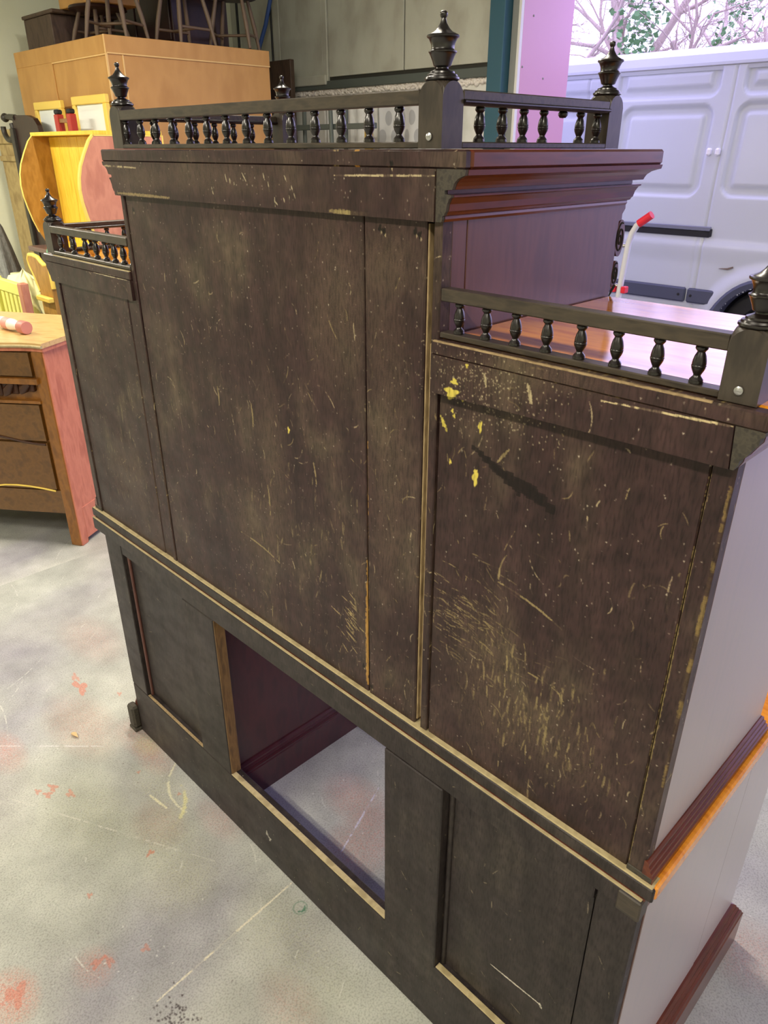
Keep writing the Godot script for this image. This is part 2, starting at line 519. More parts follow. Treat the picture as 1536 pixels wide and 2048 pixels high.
func upper_back_picture() -> Image:
	var im := base_picture(2048, 1102, 512, 276, [c8(55, 38, 38), c8(64, 46, 45), c8(88, 75, 62)], Vector2(26, 2.2), 3)
	var pale := c8(196, 180, 140)
	var tan := c8(150, 132, 92)
	# olive dusty sheens
	for e: Array in [[-0.1, 1.54, 0.3, 0.03], [-0.3, 1.53, 0.1, 0.03], [0.3, 1.46, 0.07, 0.05], [0.2, 1.38, 0.1, 0.16], [0.3, 1.2, 0.05, 0.3], [-0.05, 0.95, 0.12, 0.12], [0.47, 1.34, 0.1, 0.03], [0.55, 1.36, 0.1, 0.02], [0.6, 0.86, 0.13, 0.08], [-0.55, 0.9, 0.1, 0.1], [0.02, 1.1, 0.05, 0.2], [0.5, 0.9, 0.08, 0.16]]:
		var p := ub(e[0], e[1])
		soft(im, p.x, p.y, e[2] * PXM, e[3] * PXM, c8(120, 106, 82), 0.4)
	# a few broad scuffs
	for i in 620:
		var x := rng.randf_range(-0.75, 0.74)
		var y := rng.randf_range(0.76, 1.3) if rng.randf() < 0.8 else rng.randf_range(1.2, 1.5)
		var p := ub(x, y)
		var ang := rng.randfn(PI / 2, 0.5) if rng.randf() < 0.7 else rng.randf() * PI
		var l := absf(rng.randfn(0.0, 22.0)) + 4.0
		stroke(im, p, p + Vector2.from_angle(ang) * l, rng.randf_range(0.7, 1.8), pale if rng.randf() < 0.4 else tan, rng.randf_range(0.08, 0.4), 0.6, rng.randf_range(-0.2, 0.2))
	# dense drips low on the right panel and low on the left unit
	for i in 150:
		var p := ub(rng.randfn(0.58, 0.055), rng.randfn(0.9, 0.05))
		stroke(im, p, p + Vector2(rng.randfn(0, 3), rng.randf_range(8, 50)), rng.randf_range(1.2, 3.6), tan, rng.randf_range(0.15, 0.5), 0.7, rng.randf_range(-0.1, 0.1))
	for i in 70:
		var p := ub(rng.randfn(0.47, 0.05), rng.randfn(1.0, 0.05))
		stroke(im, p, p + Vector2.from_angle(rng.randf_range(-0.4, 0.9)) * rng.randf_range(10, 60), rng.randf_range(0.8, 2.0), tan, rng.randf_range(0.1, 0.4), 0.7, rng.randf_range(-0.1, 0.1))
	for i in 60:
		var p := ub(rng.randfn(-0.55, 0.07), rng.randfn(0.98, 0.1))
		stroke(im, p, p + Vector2(rng.randfn(0, 4), rng.randf_range(8, 55)), rng.randf_range(2.0, 6.0), c8(118, 106, 80), rng.randf_range(0.12, 0.45), 0.7)
	for i in 80:
		var p := ub(rng.randfn(0.05, 0.1), rng.randfn(0.98, 0.13))
		stroke(im, p, p + Vector2(rng.randfn(0, 5), rng.randf_range(6, 50)), rng.randf_range(1.5, 4.0), c8(140, 124, 90), rng.randf_range(0.12, 0.45), 0.7)
	for i in 30:
		var p := ub(rng.randfn(0.2, 0.012), rng.randfn(0.865, 0.02))
		stroke(im, p, p + Vector2(rng.randf_range(15, 40), rng.randf_range(8, 22)), rng.randf_range(0.8, 2.0), c8(180, 160, 110), 0.45, 0.5)
	# white specks
	for i in 2400:
		var p := ub(rng.randf_range(-0.78, 0.77), rng.randf_range(0.75, 1.57))
		spot(im, p.x, p.y, rng.randf_range(0.7, 1.7), rng.randf_range(0.7, 2.0), c8(220, 210, 185), rng.randf_range(0.25, 0.9))
	for i in 500:
		var p := ub(rng.randfn(0.46, 0.06), rng.randfn(1.325, 0.03))
		spot(im, p.x, p.y, rng.randf_range(0.7, 1.6), rng.randf_range(0.7, 1.9), c8(226, 214, 170), 0.7)
	# yellow paint splashes near the right unit's top left corner
	var yel := c8(224, 206, 92)
	for e: Array in [[0.425, 1.327, 7, 5], [0.421, 1.313, 14, 8], [0.405, 1.301, 11, 5], [0.425, 1.302, 4, 5], [0.455, 1.273, 4, 10], [0.452, 1.203, 6, 13], [0.452, 1.212, 4, 6], [0.41, 1.283, 3, 4], [0.41, 1.214, 3, 5], [0.413, 1.277, 3, 4], [0.07, 1.17, 4, 8], [0.443, 1.35, 3, 4]]:
		var p := ub(e[0], e[1])
		spot(im, p.x, p.y, e[2], e[3], yel, 0.95)
	stroke(im, ub(0.392, 1.27), ub(0.402, 1.255), 5, yel, 0.7, 0.5)
	stroke(im, ub(0.53, 1.345), ub(0.537, 1.325), 4, pale, 0.7)
	stroke(im, ub(0.47, 1.345), ub(0.473, 1.332), 3, pale, 0.7)
	# dark gouges
	stroke(im, ub(0.448, 1.242), ub(0.52, 1.205), 11, c8(26, 16, 15), 0.75, 0.0, 0.03)
	stroke(im, ub(0.495, 1.222), ub(0.57, 1.198), 19, c8(26, 16, 15), 0.75, 0.0, 0.05)
	for i in 90:
		var q := ub(rng.randfn(0.43, 0.025), rng.randfn(0.985, 0.03))
		stroke(im, q, q + Vector2(rng.randf_range(10, 45), rng.randf_range(-2, 9)), rng.randf_range(0.8, 1.8), tan, rng.randf_range(0.15, 0.4), 0.6, 0.05)
	for e: Array in [[0.5, 1.07, 0.6, 1.045], [0.5, 1.09, 0.5, 1.075], [0.52, 0.985, 0.525, 0.94], [0.56, 0.955, 0.585, 0.952], [0.6, 0.955, 0.615, 0.94], [0.0, 1.05, 0.0, 0.98], [-0.13, 1.2, -0.13, 1.165], [-0.03, 1.19, -0.03, 1.145], [0.13, 1.13, 0.135, 1.09], [-0.1, 0.92, 0.02, 0.9]]:
		stroke(im, ub(e[0], e[1]), ub(e[2], e[3]), 2.6, tan, 0.75, 0.4, 0.04)
	stroke(im, ub(0.5, 1.255), ub(0.485, 1.235), 3, tan, 0.7)
	for e: Array in [[0.283, 1.49], [0.29, 1.487], [0.343, 1.49], [0.35, 1.487], [0.24, 0.79], [0.26, 0.757], [0.31, 1.562], [-0.35, 1.48]]:
		var p := ub(e[0], e[1])
		spot(im, p.x, p.y, 4, 6, c8(20, 15, 12), 0.9)
		spot(im, p.x + 3, p.y + 6, 2, 3, pale, 0.8)
	# raw wood along the crack between the two middle planks
	stroke(im, ub(0.2565, 1.2), ub(0.2535, 1.0), 4, c8(176, 132, 66), 0.75, 0.4)
	stroke(im, ub(0.2535, 1.0), ub(0.249, 0.755), 8, c8(182, 138, 70), 0.85, 0.15)
	# pale worn edges of the cornice boards
	stroke(im, ub(0.21, 1.548), ub(0.38, 1.551), 1.8, pale, 0.6, 0.5)
	stroke(im, ub(-0.42, 1.551), ub(-0.3, 1.549), 2.5, pale, 0.6, 0.3)
	stroke(im, ub(-0.38, 1.507), ub(-0.2, 1.506), 4, tan, 0.7, 0.4)
	stroke(im, ub(0.2, 1.506), ub(0.27, 1.505), 6, c8(170, 154, 100), 0.5, 0.8)
	stroke(im, ub(0.62, 1.347), ub(0.78, 1.354), 1.8, c8(216, 198, 150), 0.7, 0.3)
	stroke(im, ub(-0.54, 1.3535), ub(-0.4, 1.3535), 3, c8(216, 204, 166), 0.6, 0.3)
	stroke(im, ub(0.7365, 1.3), ub(0.7375, 0.755), 4, c8(146, 128, 84), 0.7, 0.4)
	stroke(im, ub(0.758, 1.29), ub(0.758, 0.9), 4, c8(140, 118, 70), 0.5, 0.6)
	for i in 14:
		var p := ub(rng.randf_range(-0.1, 0.15), rng.randf_range(1.51, 1.55))
		stroke(im, p, p + Vector2.from_angle(rng.randf_range(0.6, 1.6)) * rng.randf_range(4, 18), 1.6, c8(190, 178, 145), 0.5, 0.4)
	return im

func base_back_picture() -> Image:
	var im := base_picture(2048, 953, 512, 238, [c8(51, 44, 44), c8(56, 49, 48), c8(64, 57, 53)], Vector2(20, 1.8), 103)
	var p0 := func(x: float, y: float) -> Vector2: return Vector2((x + 0.79) * PXM, (0.735 - y) * PXM)
	for i in 130:
		var p: Vector2 = p0.call(rng.randf_range(-0.75, 0.75), rng.randf_range(0.02, 0.68))
		stroke(im, p, p + Vector2.from_angle(rng.randf() * PI) * rng.randf_range(4, 30), rng.randf_range(0.8, 1.8), c8(150, 138, 112), rng.randf_range(0.15, 0.45), 0.5)
	for i in 90:
		var p: Vector2 = p0.call(rng.randf_range(-0.75, 0.6), rng.randf_range(0.0, 0.15))
		spot(im, p.x, p.y, rng.randf_range(1, 2.4), rng.randf_range(1, 2.4), c8(206, 196, 170), rng.randf_range(0.3, 0.8))
	stroke(im, p0.call(0.541, 0.299), p0.call(0.642, 0.307), 3, c8(214, 206, 190), 0.85, 0.1)
	stroke(im, p0.call(0.641, 0.31), p0.call(0.645, 0.3), 4, c8(214, 206, 190), 0.85)
	for e: Array in [[0.36, 0.34], [0.41, 0.44], [-0.3, 0.33], [-0.28, 0.22], [0.33, 0.1], [0.0, 0.06], [-0.2, 0.08]]:
		var p: Vector2 = p0.call(e[0], e[1])
		spot(im, p.x, p.y, 4, 5, c8(18, 14, 12), 0.9)
	for e: Array in [[-0.1, 0.08], [-0.11, 0.09]]:
		var p: Vector2 = p0.call(e[0], e[1])
		spot(im, p.x, p.y, 6, 9, c8(226, 220, 205), 0.8, 0.6)
	return im

func floor_picture() -> Image:
	var im := base_picture(2048, 2048, 512, 512, [c8(176, 177, 169), c8(188, 187, 178), c8(164, 161, 168)], Vector2(9, 9), 203, 0.45)
	var f := func(x: float, z: float) -> Vector2: return Vector2((x + 1.9) * 640.0, (z + 1.1) * 640.0)
	var red := c8(214, 118, 96)
	# pinkish rubbed paint
	for e: Array in [[-0.95, 0.33, 0.12, 0.06, 0.5], [-0.9, 0.12, 0.2, 0.1, 0.3], [-0.72, 0.02, 0.12, 0.06, 0.35], [-0.62, 0.03, 0.1, 0.05, 0.35], [0.02, -0.2, 0.1, 0.14, 0.4], [-0.1, -0.28, 0.12, 0.08, 0.4], [-0.22, 0.58, 0.08, 0.06, 0.75], [-0.16, 0.43, 0.06, 0.05, 0.4], [-0.4, 0.14, 0.1, 0.07, 0.22], [-0.95, -0.25, 0.25, 0.1, 0.25], [-0.3, 0.02, 0.1, 0.05, 0.25], [-1.3, -0.1, 0.2, 0.1, 0.25], [0.82, -0.6, 0.1, 0.1, 0.3], [0.2, 0.18, 0.1, 0.06, 0.2]]:
		var p: Vector2 = f.call(e[0], e[1])
		soft(im, p.x, p.y, e[2] * 640, e[3] * 640, c8(208, 128, 112), e[4], 0.9)
	for e: Array in [[-1.07, 0.045, 26, 9, 0.8], [-1.13, 0.035, 14, 6, 0.6], [-0.715, 0.285, 10, 6, 0.75], [-0.7, 0.305, 8, 6, 0.75], [-0.66, 0.26, 9, 6, 0.7], [-0.73, 0.32, 6, 5, 0.7], [-0.335, 0.2, 4, 7, 0.9], [-0.165, 0.42, 6, 9, 0.7], [-0.15, 0.4, 9, 5, 0.6], [-0.22, 0.57, 14, 12, 0.7], [-0.33, 0.36, 4, 4, 0.7], [-0.45, 0.05, 3, 3, 0.8], [-0.6, 0.09, 3, 3, 0.8], [-0.12, 0.33, 5, 6, 0.6], [-0.95, -0.03, 6, 4, 0.6]]:
		var p: Vector2 = f.call(e[0], e[1])
		spot(im, p.x, p.y, e[2], e[3], red, e[4] * 0.65, 0.6)
	# pale, greenish and yellowish stains
	for e: Array in [[-0.5, 0.08, 0.14, 0.07, 0.3], [-0.3, 0.15, 0.2, 0.1, 0.25], [-0.68, 0.02, 0.06, 0.04, 0.5], [-0.55, 0.25, 0.2, 0.12, 0.2], [-0.2, 0.2, 0.1, 0.1, 0.22], [0.1, 0.1, 0.2, 0.1, 0.22]]:
		var p: Vector2 = f.call(e[0], e[1])
		soft(im, p.x, p.y, e[2] * 640, e[3] * 640, c8(196, 194, 140), e[4], 0.9)
	for e: Array in [[-0.85, 0.42, 0.25, 0.12, 0.35], [-1.2, -0.35, 0.3, 0.15, 0.2], [-0.1, 0.48, 0.2, 0.07, 0.25], [-1.5, 0.0, 0.2, 0.3, 0.25]]:
		var p: Vector2 = f.call(e[0], e[1])
		soft(im, p.x, p.y, e[2] * 640, e[3] * 640, c8(132, 122, 136), e[4], 0.8)
	for i in 5200:
		var p := Vector2(rng.randf() * 2048, rng.randf() * 2048)
		spot(im, p.x, p.y, rng.randf_range(0.6, 1.6), rng.randf_range(0.6, 1.6), c8(232, 230, 224) if rng.randf() < 0.7 else c8(110, 100, 96), rng.randf_range(0.2, 0.8))
	for i in 260:
		var p := Vector2(rng.randf() * 2048, rng.randf() * 2048)
		var d := Vector2.from_angle(rng.randfn(0.75, 0.5)) * absf(rng.randfn(40, 70))
		stroke(im, p, p + d, 1.0, c8(216, 214, 206), rng.randf_range(0.08, 0.28), 0.6, rng.randf_range(-0.1, 0.1))
	for i in 120:
		var p: Vector2 = f.call(rng.randfn(0.07, 0.03), rng.randfn(0.36, 0.02))
		spot(im, p.x, p.y, 1.6, 1.3, c8(70, 62, 64), 0.8)
	# long straight scratches, curved drips
	stroke(im, f.call(0.0, 0.37), f.call(-0.02, -0.02), 1.8, c8(226, 216, 196), 0.55, 0.1)
	stroke(im, f.call(0.0, -0.14), f.call(-0.08, -0.35), 1.8, c8(206, 202, 220), 0.5, 0.2)
	stroke(im, f.call(-0.5, 0.11), f.call(-0.43, 0.1), 3, c8(226, 218, 186), 0.55)
	stroke(im, f.call(-0.56, -0.01), f.call(-0.38, 0.07), 3, c8(222, 216, 190), 0.5, 0.2, -0.18)
	stroke(im, f.call(-0.47, 0.03), f.call(-0.36, 0.13), 5, c8(222, 214, 160), 0.4, 0.4, 0.15)
	stroke(im, f.call(-1.0, 0.35), f.call(-0.75, 0.1), 2, c8(216, 212, 214), 0.25, 0.4)
	stroke(im, f.call(-0.75, 0.38), f.call(-0.2, 0.1), 1.6, c8(210, 206, 196), 0.25, 0.4)
	# small round green chalk drawing by the cabinet's foot
	for k in 30:
		var a := TAU * k / 30.0
		var p: Vector2 = f.call(0.045 + 0.016 * cos(a), 0.028 + 0.016 * sin(a))
		spot(im, p.x, p.y, 1.1, 1.1, c8(96, 130, 110), 0.7)
	stroke(im, f.call(0.05, 0.018), f.call(0.05, 0.038), 2, c8(96, 130, 110), 0.8, 0.2, 0.3)
	return im

# ---------- the room ----------
func room() -> void:
	var st := mb()
	bx(st, Vector3(-5.4, -0.2, -4.14), Vector3(4.2, 0, 5.2), 0.001)
	struct(obj("floor", st, M.floor))
	struct(box("ceiling", Vector3(-5.4, 4.2, -4.14), Vector3(4.2, 4.4, 5.2), M.ceiling))
	struct(box("wall_left", Vector3(-5.4, 0, -4.14), Vector3(-5.15, 4.2, 5.2), M.wall))
	struct(box("wall_right", Vector3(4.0, 0, -4.14), Vector3(4.2, 4.2, 5.2), M.wall))
	struct(box("wall_front", Vector3(-5.15, 0, 5.0), Vector3(4.0, 4.2, 5.2), M.wall))
	var wb := struct(box("wall_back", Vector3(-5.15, 0, -4.13), Vector3(-2.16, 4.2, -3.62), M.block))
	# metal cladding sheets above the white blockwork
	for e: Array in [[-5.15, -4.505], [-4.495, -3.99], [-3.915, -3.137], [-3.125, -2.34]]:
		box("cladding_sheet", Vector3(e[0], 2.07, -3.625), Vector3(e[1], 4.2, -3.6), M.cladding, wb, 0.003)
	box("cladding_frame", Vector3(-3.982, 2.04, -3.625), Vector3(-3.925, 4.2, -3.59), M.cladding, wb, 0.004)
	box("backing_sheet", Vector3(-5.15, 2.0, -3.63), Vector3(-2.34, 4.2, -3.612), M.seam, wb)
	box("bottom_rail", Vector3(-5.15, 2.02, -3.63), Vector3(-3.93, 2.085, -3.57), M.cladding, wb, 0.006)
	box("drip_rail", Vector3(-5.15, 1.99, -3.63), Vector3(-2.34, 2.045, -3.585), M.trim_grey, wb, 0.004)
	var nz := noise(9.0, 77, 4)
	var fo := mb()
	for i in 180:
		var x := -4.55 + i * 0.0122
		for k in 3:
			var y := 1.965 + k * 0.013 + nz.get_noise_2d(x * 3.0, k) * 0.02
			var r := 0.012 + 0.012 * absf(nz.get_noise_2d(x * 5.0, k + 9.0))
			var s := SphereMesh.new()
			s.radius = r
			s.height = r * 1.7
			s.radial_segments = 7
			s.rings = 4
			fo.append_from(s, 0, Transform3D(Basis(), Vector3(x, y, -3.615 + nz.get_noise_2d(x, 30.0 + k) * 0.01)))
	var foam := obj("sealing_foam", fo, M.foam, wb)
	foam.set_meta("kind", "stuff")
	struct(box("wall_back_right", Vector3(3.6, 0, -4.13), Vector3(4.0, 4.2, -3.6), M.block))
	struct(box("wall_back_lintel", Vector3(-2.16, 2.95, -4.13), Vector3(3.6, 4.2, -3.6), M.cladding))
	struct(box("trim_1", Vector3(-2.34, 0, -3.64), Vector3(-2.225, 4.2, -3.52), M.teal, self, 0.004))
	var fr := struct(box("trim_2", Vector3(-2.222, 0, -3.64), Vector3(-2.165, 2.95, -3.59), M.frame_grey, self, 0.004))
	box("track_lip", Vector3(-2.165, 0, -3.63), Vector3(-2.145, 2.95, -3.575), M.white_metal, fr, 0.003)
	var dj := struct(box("door_1", Vector3(-2.18, 0, -4.135), Vector3(-2.144, 2.95, -3.6), M.pink, self, 0.003))
	for e: Array in [[2.03, -3.62], [1.98, -3.85], [1.72, -3.62], [2.3, -3.7], [1.2, -3.62], [1.0, -3.9]]:
		var ri := mb()
		lathe(ri, [Vector2(0.007, 0), Vector2(0.006, 0.003), Vector2(0.003, 0.005), Vector2(0.0, 0.0055)], Vector3(-2.144, e[0], e[1]), 8, Basis(Vector3(0, 0, 1), -PI / 2))
		obj("rivet", ri, M.frame_grey, dj)
	batten(Vector3(-0.6, 3.3, 2.1), "double tube batten light hanging over the floor behind the camera")
	batten(Vector3(1.9, 3.3, 1.9), "double tube batten light hanging nearest the right wall")
	batten(Vector3(-1.2, 3.3, -1.0), "double tube batten light hanging over the front of the cabinet")
	batten(Vector3(-3.7, 2.7, 0.5), "double tube batten light hanging over the chest with the bowed front")

# ---------- outside the door ----------
func rr(px: float, py: float, cx: float, cy: float, hx: float, hy: float, r: float) -> float:
	var q := Vector2(absf(px - cx) - hx + r, absf(py - cy) - hy + r)
	return Vector2(maxf(q.x, 0), maxf(q.y, 0)).length() + minf(maxf(q.x, q.y), 0.0) - r

func van_skin(x: float, y: float) -> float:
	# outward offset of the van's side, metres
	var o := 0.0
	if y < 0.6: o -= 0.02 * smoothstep(0.6, 0.35, y)
	o -= 0.05 * smoothstep(1.2, 2.12, y)
	for p: Array in [[-1.97, 1.58, 0.36, 0.305, 0.09], [-1.08, 1.59, 0.365, 0.305, 0.09], [-3.0, 1.58, 0.36, 0.305, 0.09], [-2.0, 2.05, 0.4, 0.115, 0.07], [-1.02, 2.045, 0.41, 0.105, 0.06], [-2.9, 2.05, 0.42, 0.115, 0.07]]:
		if absf(x - p[0]) > p[2] + 0.08 or absf(y - p[1]) > p[3] + 0.08: continue
		var d := rr(x, y, p[0], p[1], p[2], p[3], p[4])
		o -= 0.026 * smoothstep(0.006, -0.016, d)
		o += 0.02 * smoothstep(-0.05, -0.085, d)
	# crease below the rail and the swelling round the wheel
	o += 0.018 * smoothstep(1.0, 0.93, y) - 0.014 * smoothstep(0.93, 0.8, y)
	var w := Vector2(x + 0.93, y - 0.33).length()
	o += 0.035 * smoothstep(0.56, 0.44, w)
	for gx: float in [-1.5, -2.66]:
		o -= 0.012 * smoothstep(0.007, 0.002, absf(x - gx))
	if y < 1.0: o -= 0.012 * smoothstep(0.007, 0.002, absf(x + 1.555))
	return o

func outside() -> void:
	struct(box("ground_yard", Vector3(-30, -0.25, -45), Vector3(30, -0.02, -4.14), M.asphalt))
	var v := thing("van", "silver grey panel van parked side on outside the open doorway", "van", Vector3(0, -0.02, -5.2))
	var st := mb()
	var step := 0.0125
	var nx := 288
	var ny := 144
	var x0 := -3.9
	var y0 := 0.33
	var z := PackedFloat32Array()
	z.resize((nx + 1) * (ny + 1))
	for j in ny + 1:
		for i in nx + 1:
			z[j * (nx + 1) + i] = van_skin(x0 + i * step, y0 + j * step)
	for j in ny:
		for i in nx:
			var x := x0 + (i + 0.5) * step
			var y := y0 + (j + 0.5) * step
			if Vector2(x + 0.93, y - 0.33).length() < 0.37: continue
			for k: Vector2i in [Vector2i(0, 0), Vector2i(1, 1), Vector2i(1, 0), Vector2i(0, 0), Vector2i(0, 1), Vector2i(1, 1)]:
				var a := i + k.x
				var b := j + k.y
				var zl := z[b * (nx + 1) + maxi(a - 1, 0)]
				var zr := z[b * (nx + 1) + mini(a + 1, nx)]
				var zd := z[maxi(b - 1, 0) * (nx + 1) + a]
				var zu := z[mini(b + 1, ny) * (nx + 1) + a]
				st.set_normal(Vector3(zl - zr, zd - zu, 2.0 * step).normalized())
				st.set_uv(Vector2(a, b) * step)
				st.add_vertex(Vector3(x0 + a * step, y0 + b * step, z[b * (nx + 1) + a]))
	obj("side_panel", st, M.van, v)
	# roof, cab, back and far side
	var ro := mb()
	var ru := PackedVector2Array([Vector2(-0.05, 2.125), Vector2(-0.052, 2.15), Vector2(-0.075, 2.205), Vector2(-0.2, 2.26), Vector2(-1.0, 2.3), Vector2(-1.8, 2.26), Vector2(-1.95, 2.15), Vector2(-1.95, 2.1), Vector2(-0.06, 2.1)])
	ext(ro, ru, Vector3(-3.9, 0, 0), Vector3(0, 0, 1), Vector3.UP, Vector3(3.6, 0, 0))
	obj("roof", ro, M.van, v)
	var gu := mb()
	bx(gu, Vector3(-3.9, 2.125, -0.06), Vector3(-0.3, 2.133, -0.046), 0.002)
	obj("roof_gutter", gu, M.frame_grey, v)
	var bo := mb()
	bx(bo, Vector3(-3.9, 0.33, -1.97), Vector3(-0.3, 2.12, -1.9), 0.01)
	bx(bo, Vector3(-0.32, 0.33, -1.97), Vector3(-0.28, 2.2, -0.03), 0.02)
	ext(bo, PackedVector2Array([Vector2(-3.88, 0.33), Vector2(-3.88, 2.2), Vector2(-4.5, 2.05), Vector2(-5.1, 1.3), Vector2(-5.75, 1.05), Vector2(-5.85, 0.4)]), Vector3(0, 0, -1.95), Vector3(1, 0, 0), Vector3.UP, Vector3(0, 0, 1.93))
	bx(bo, Vector3(-3.9, 0.3, -1.9), Vector3(-1.45, 0.36, -0.08), 0.01)
	obj("body_shell", bo, M.van, v)
	var gl := mb()
	ext(gl, PackedVector2Array([Vector2(-4.0, 1.2), Vector2(-4.0, 1.9), Vector2(-4.45, 1.9), Vector2(-4.95, 1.28)]), Vector3(0, 0, -0.03), Vector3(1, 0, 0), Vector3.UP, Vector3(0, 0, 0.02))
	obj("cab_window", gl, M.van_glass, v)
	var rail := mb()
	bx(rail, Vector3(-3.4, 1.045, -0.03), Vector3(-1.455, 1.075, 0.02), 0.004)
	obj("door_rail", rail, mat(c8(120, 124, 140), 0.35), v)
	var ra2 := mb()
	bx(ra2, Vector3(-3.4, 1.0, -0.03), Vector3(-1.46, 1.043, 0.014), 0.003)
	bx(ra2, Vector3(-1.462, 1.006, -0.03), Vector3(-1.445, 1.06, 0.018), 0.003)
	obj("rail_channel", ra2, M.rubber, v)
	for e: Array in [[-3.9, -1.562], [-1.548, -1.33]]:
		var t := mb()
		bx(t, Vector3(e[0], 0.515, -0.03), Vector3(e[1], 0.625, 0.026), 0.012)
		var tr := obj("rubbing_strip", t, M.van_trim, v)
		var sc := mb()
		lathe(sc, [Vector2(0.011, 0), Vector2(0.01, 0.004), Vector2(0.0, 0.005)], Vector3(e[1] - 0.05 if e[0] < -3 else e[0] + 0.035, 0.57, 0.026), 10, Basis(Vector3(1, 0, 0), PI / 2))
		obj("cap_screw", sc, M.rubber, tr)
	var ar := mb()
	for k in 22:
		var a0 := PI * (0.03 + 0.94 * k / 22.0)
		var a1 := PI * (0.03 + 0.94 * (k + 1) / 22.0)
		var pa := Vector2(-cos(a0), sin(a0))
		var pb := Vector2(-cos(a1), sin(a1))
		var c := Vector2(-0.93, 0.33)
		for seg: Array in [[0.365, -0.06, 0.372, 0.045], [0.372, 0.045, 0.41, 0.058], [0.41, 0.058, 0.44, 0.03]]:
			var q := [c + pa * seg[0], c + pb * seg[0], c + pb * seg[2], c + pa * seg[2]]
			quad(ar, Vector3(q[0].x, q[0].y, seg[1]), Vector3(q[1].x, q[1].y, seg[1]), Vector3(q[2].x, q[2].y, seg[3]), Vector3(q[3].x, q[3].y, seg[3]), Vector3(0, 0.0, 1) - Vector3(pa.x, pa.y, 0) * (0.9 if seg[0] < 0.37 else -0.3))
	obj("wheel_arch", ar, M.van_trim, v)
	box("wheel_well", Vector3(-1.45, 0.33, -0.9), Vector3(-0.42, 0.75, -0.3), M.rubber, v)
	for cx: float in [-0.93, -4.9]:
		var wl := mb()
		lathe(wl, [Vector2(0.1, -0.1), Vector2(0.3, -0.1), Vector2(0.335, -0.08), Vector2(0.34, 0.0), Vector2(0.335, 0.08), Vector2(0.3, 0.1), Vector2(0.22, 0.09), Vector2(0.2, 0.06)], Vector3(cx, 0.34, -0.14), 36, Basis(Vector3(1, 0, 0), PI / 2))
		var ty := obj("tyre", wl, M.rubber, v)
		var hb := mb()
		lathe(hb, [Vector2(0.21, 0.05), Vector2(0.2, 0.08), Vector2(0.12, 0.055), Vector2(0.07, 0.07), Vector2(0.0, 0.075)], Vector3(cx, 0.34, -0.14), 24, Basis(Vector3(1, 0, 0), PI / 2))
		obj("hub", hb, M.dark_metal, ty)
	for hx: float in [-1.58, -1.515]:
		var hd := mb()
		bx(hd, Vector3(hx - 0.016, 1.555, -0.03), Vector3(hx + 0.016, 1.605, 0.012), 0.012)
		obj("handle", hd, mat(c8(246, 246, 250), 0.3), v)
	var de := mb()
	ext(de, PackedVector2Array([Vector2(-1.34, 0.79), Vector2(-1.28, 0.797), Vector2(-1.24, 0.812), Vector2(-1.235, 0.803), Vector2(-1.27, 0.786)]), Vector3(0, 0, -0.02), Vector3(1, 0, 0), Vector3.UP, Vector3(0, 0, 0.037))
	obj("scrape", de, mat(c8(120, 104, 92), 0.7), v)
	# trees beyond the van
	bare_tree("bare leafless tree rising behind the van, its trunk wrapped in green ivy", Vector3(-4.4, -0.02, -9.2), 5, 3, true)
	bare_tree("bare leafless tree seen beside the pink door lining", Vector3(-8.8, -0.02, -14.5), 11, 2, false)
	bare_tree("bare leafless tree behind the van at the photo's right edge", Vector3(-5.2, -0.02, -16.0), 17, 3, false)
	bare_tree("bare leafless tree standing farthest back between its neighbours", Vector3(-10.0, -0.02, -22.0), 23, 2, false)

func branch(st: SurfaceTool, p: Vector3, d: Vector3, l: float, r: float, depth: int, tips: Array) -> void:
	var pts := [p]
	var rad := [r]
	var n := 4 if depth > 1 else 3
	for i in n:
		d = (d + Vector3(rng.randfn(0, 0.18), rng.randfn(0.02, 0.14), rng.randfn(0, 0.18))).normalized()
		p += d * l / n
		pts.append(p)
		rad.append(r * (1.0 - 0.5 * (i + 1) / n))
	tube(st, pts, rad, 6 if depth > 3 else 4 if depth > 1 else 3)
	tips.append(p)
	if depth <= 0: return
	var kids := 3 if depth > 1 else 6
	for k in kids:
		var t := rng.randf_range(0.25, 1.0)
		var at: Vector3 = pts[clampi(int(t * n + 0.5), 1, n)]
		var side := Vector3(rng.randfn(), rng.randfn(0.1, 0.7), rng.randfn()).normalized()
		branch(st, at, (d * 0.75 + side * 0.85).normalized(), l * rng.randf_range(0.5, 0.78), maxf(r * 0.5 * rng.randf_range(0.7, 1.0), 0.004), depth - 1, tips)

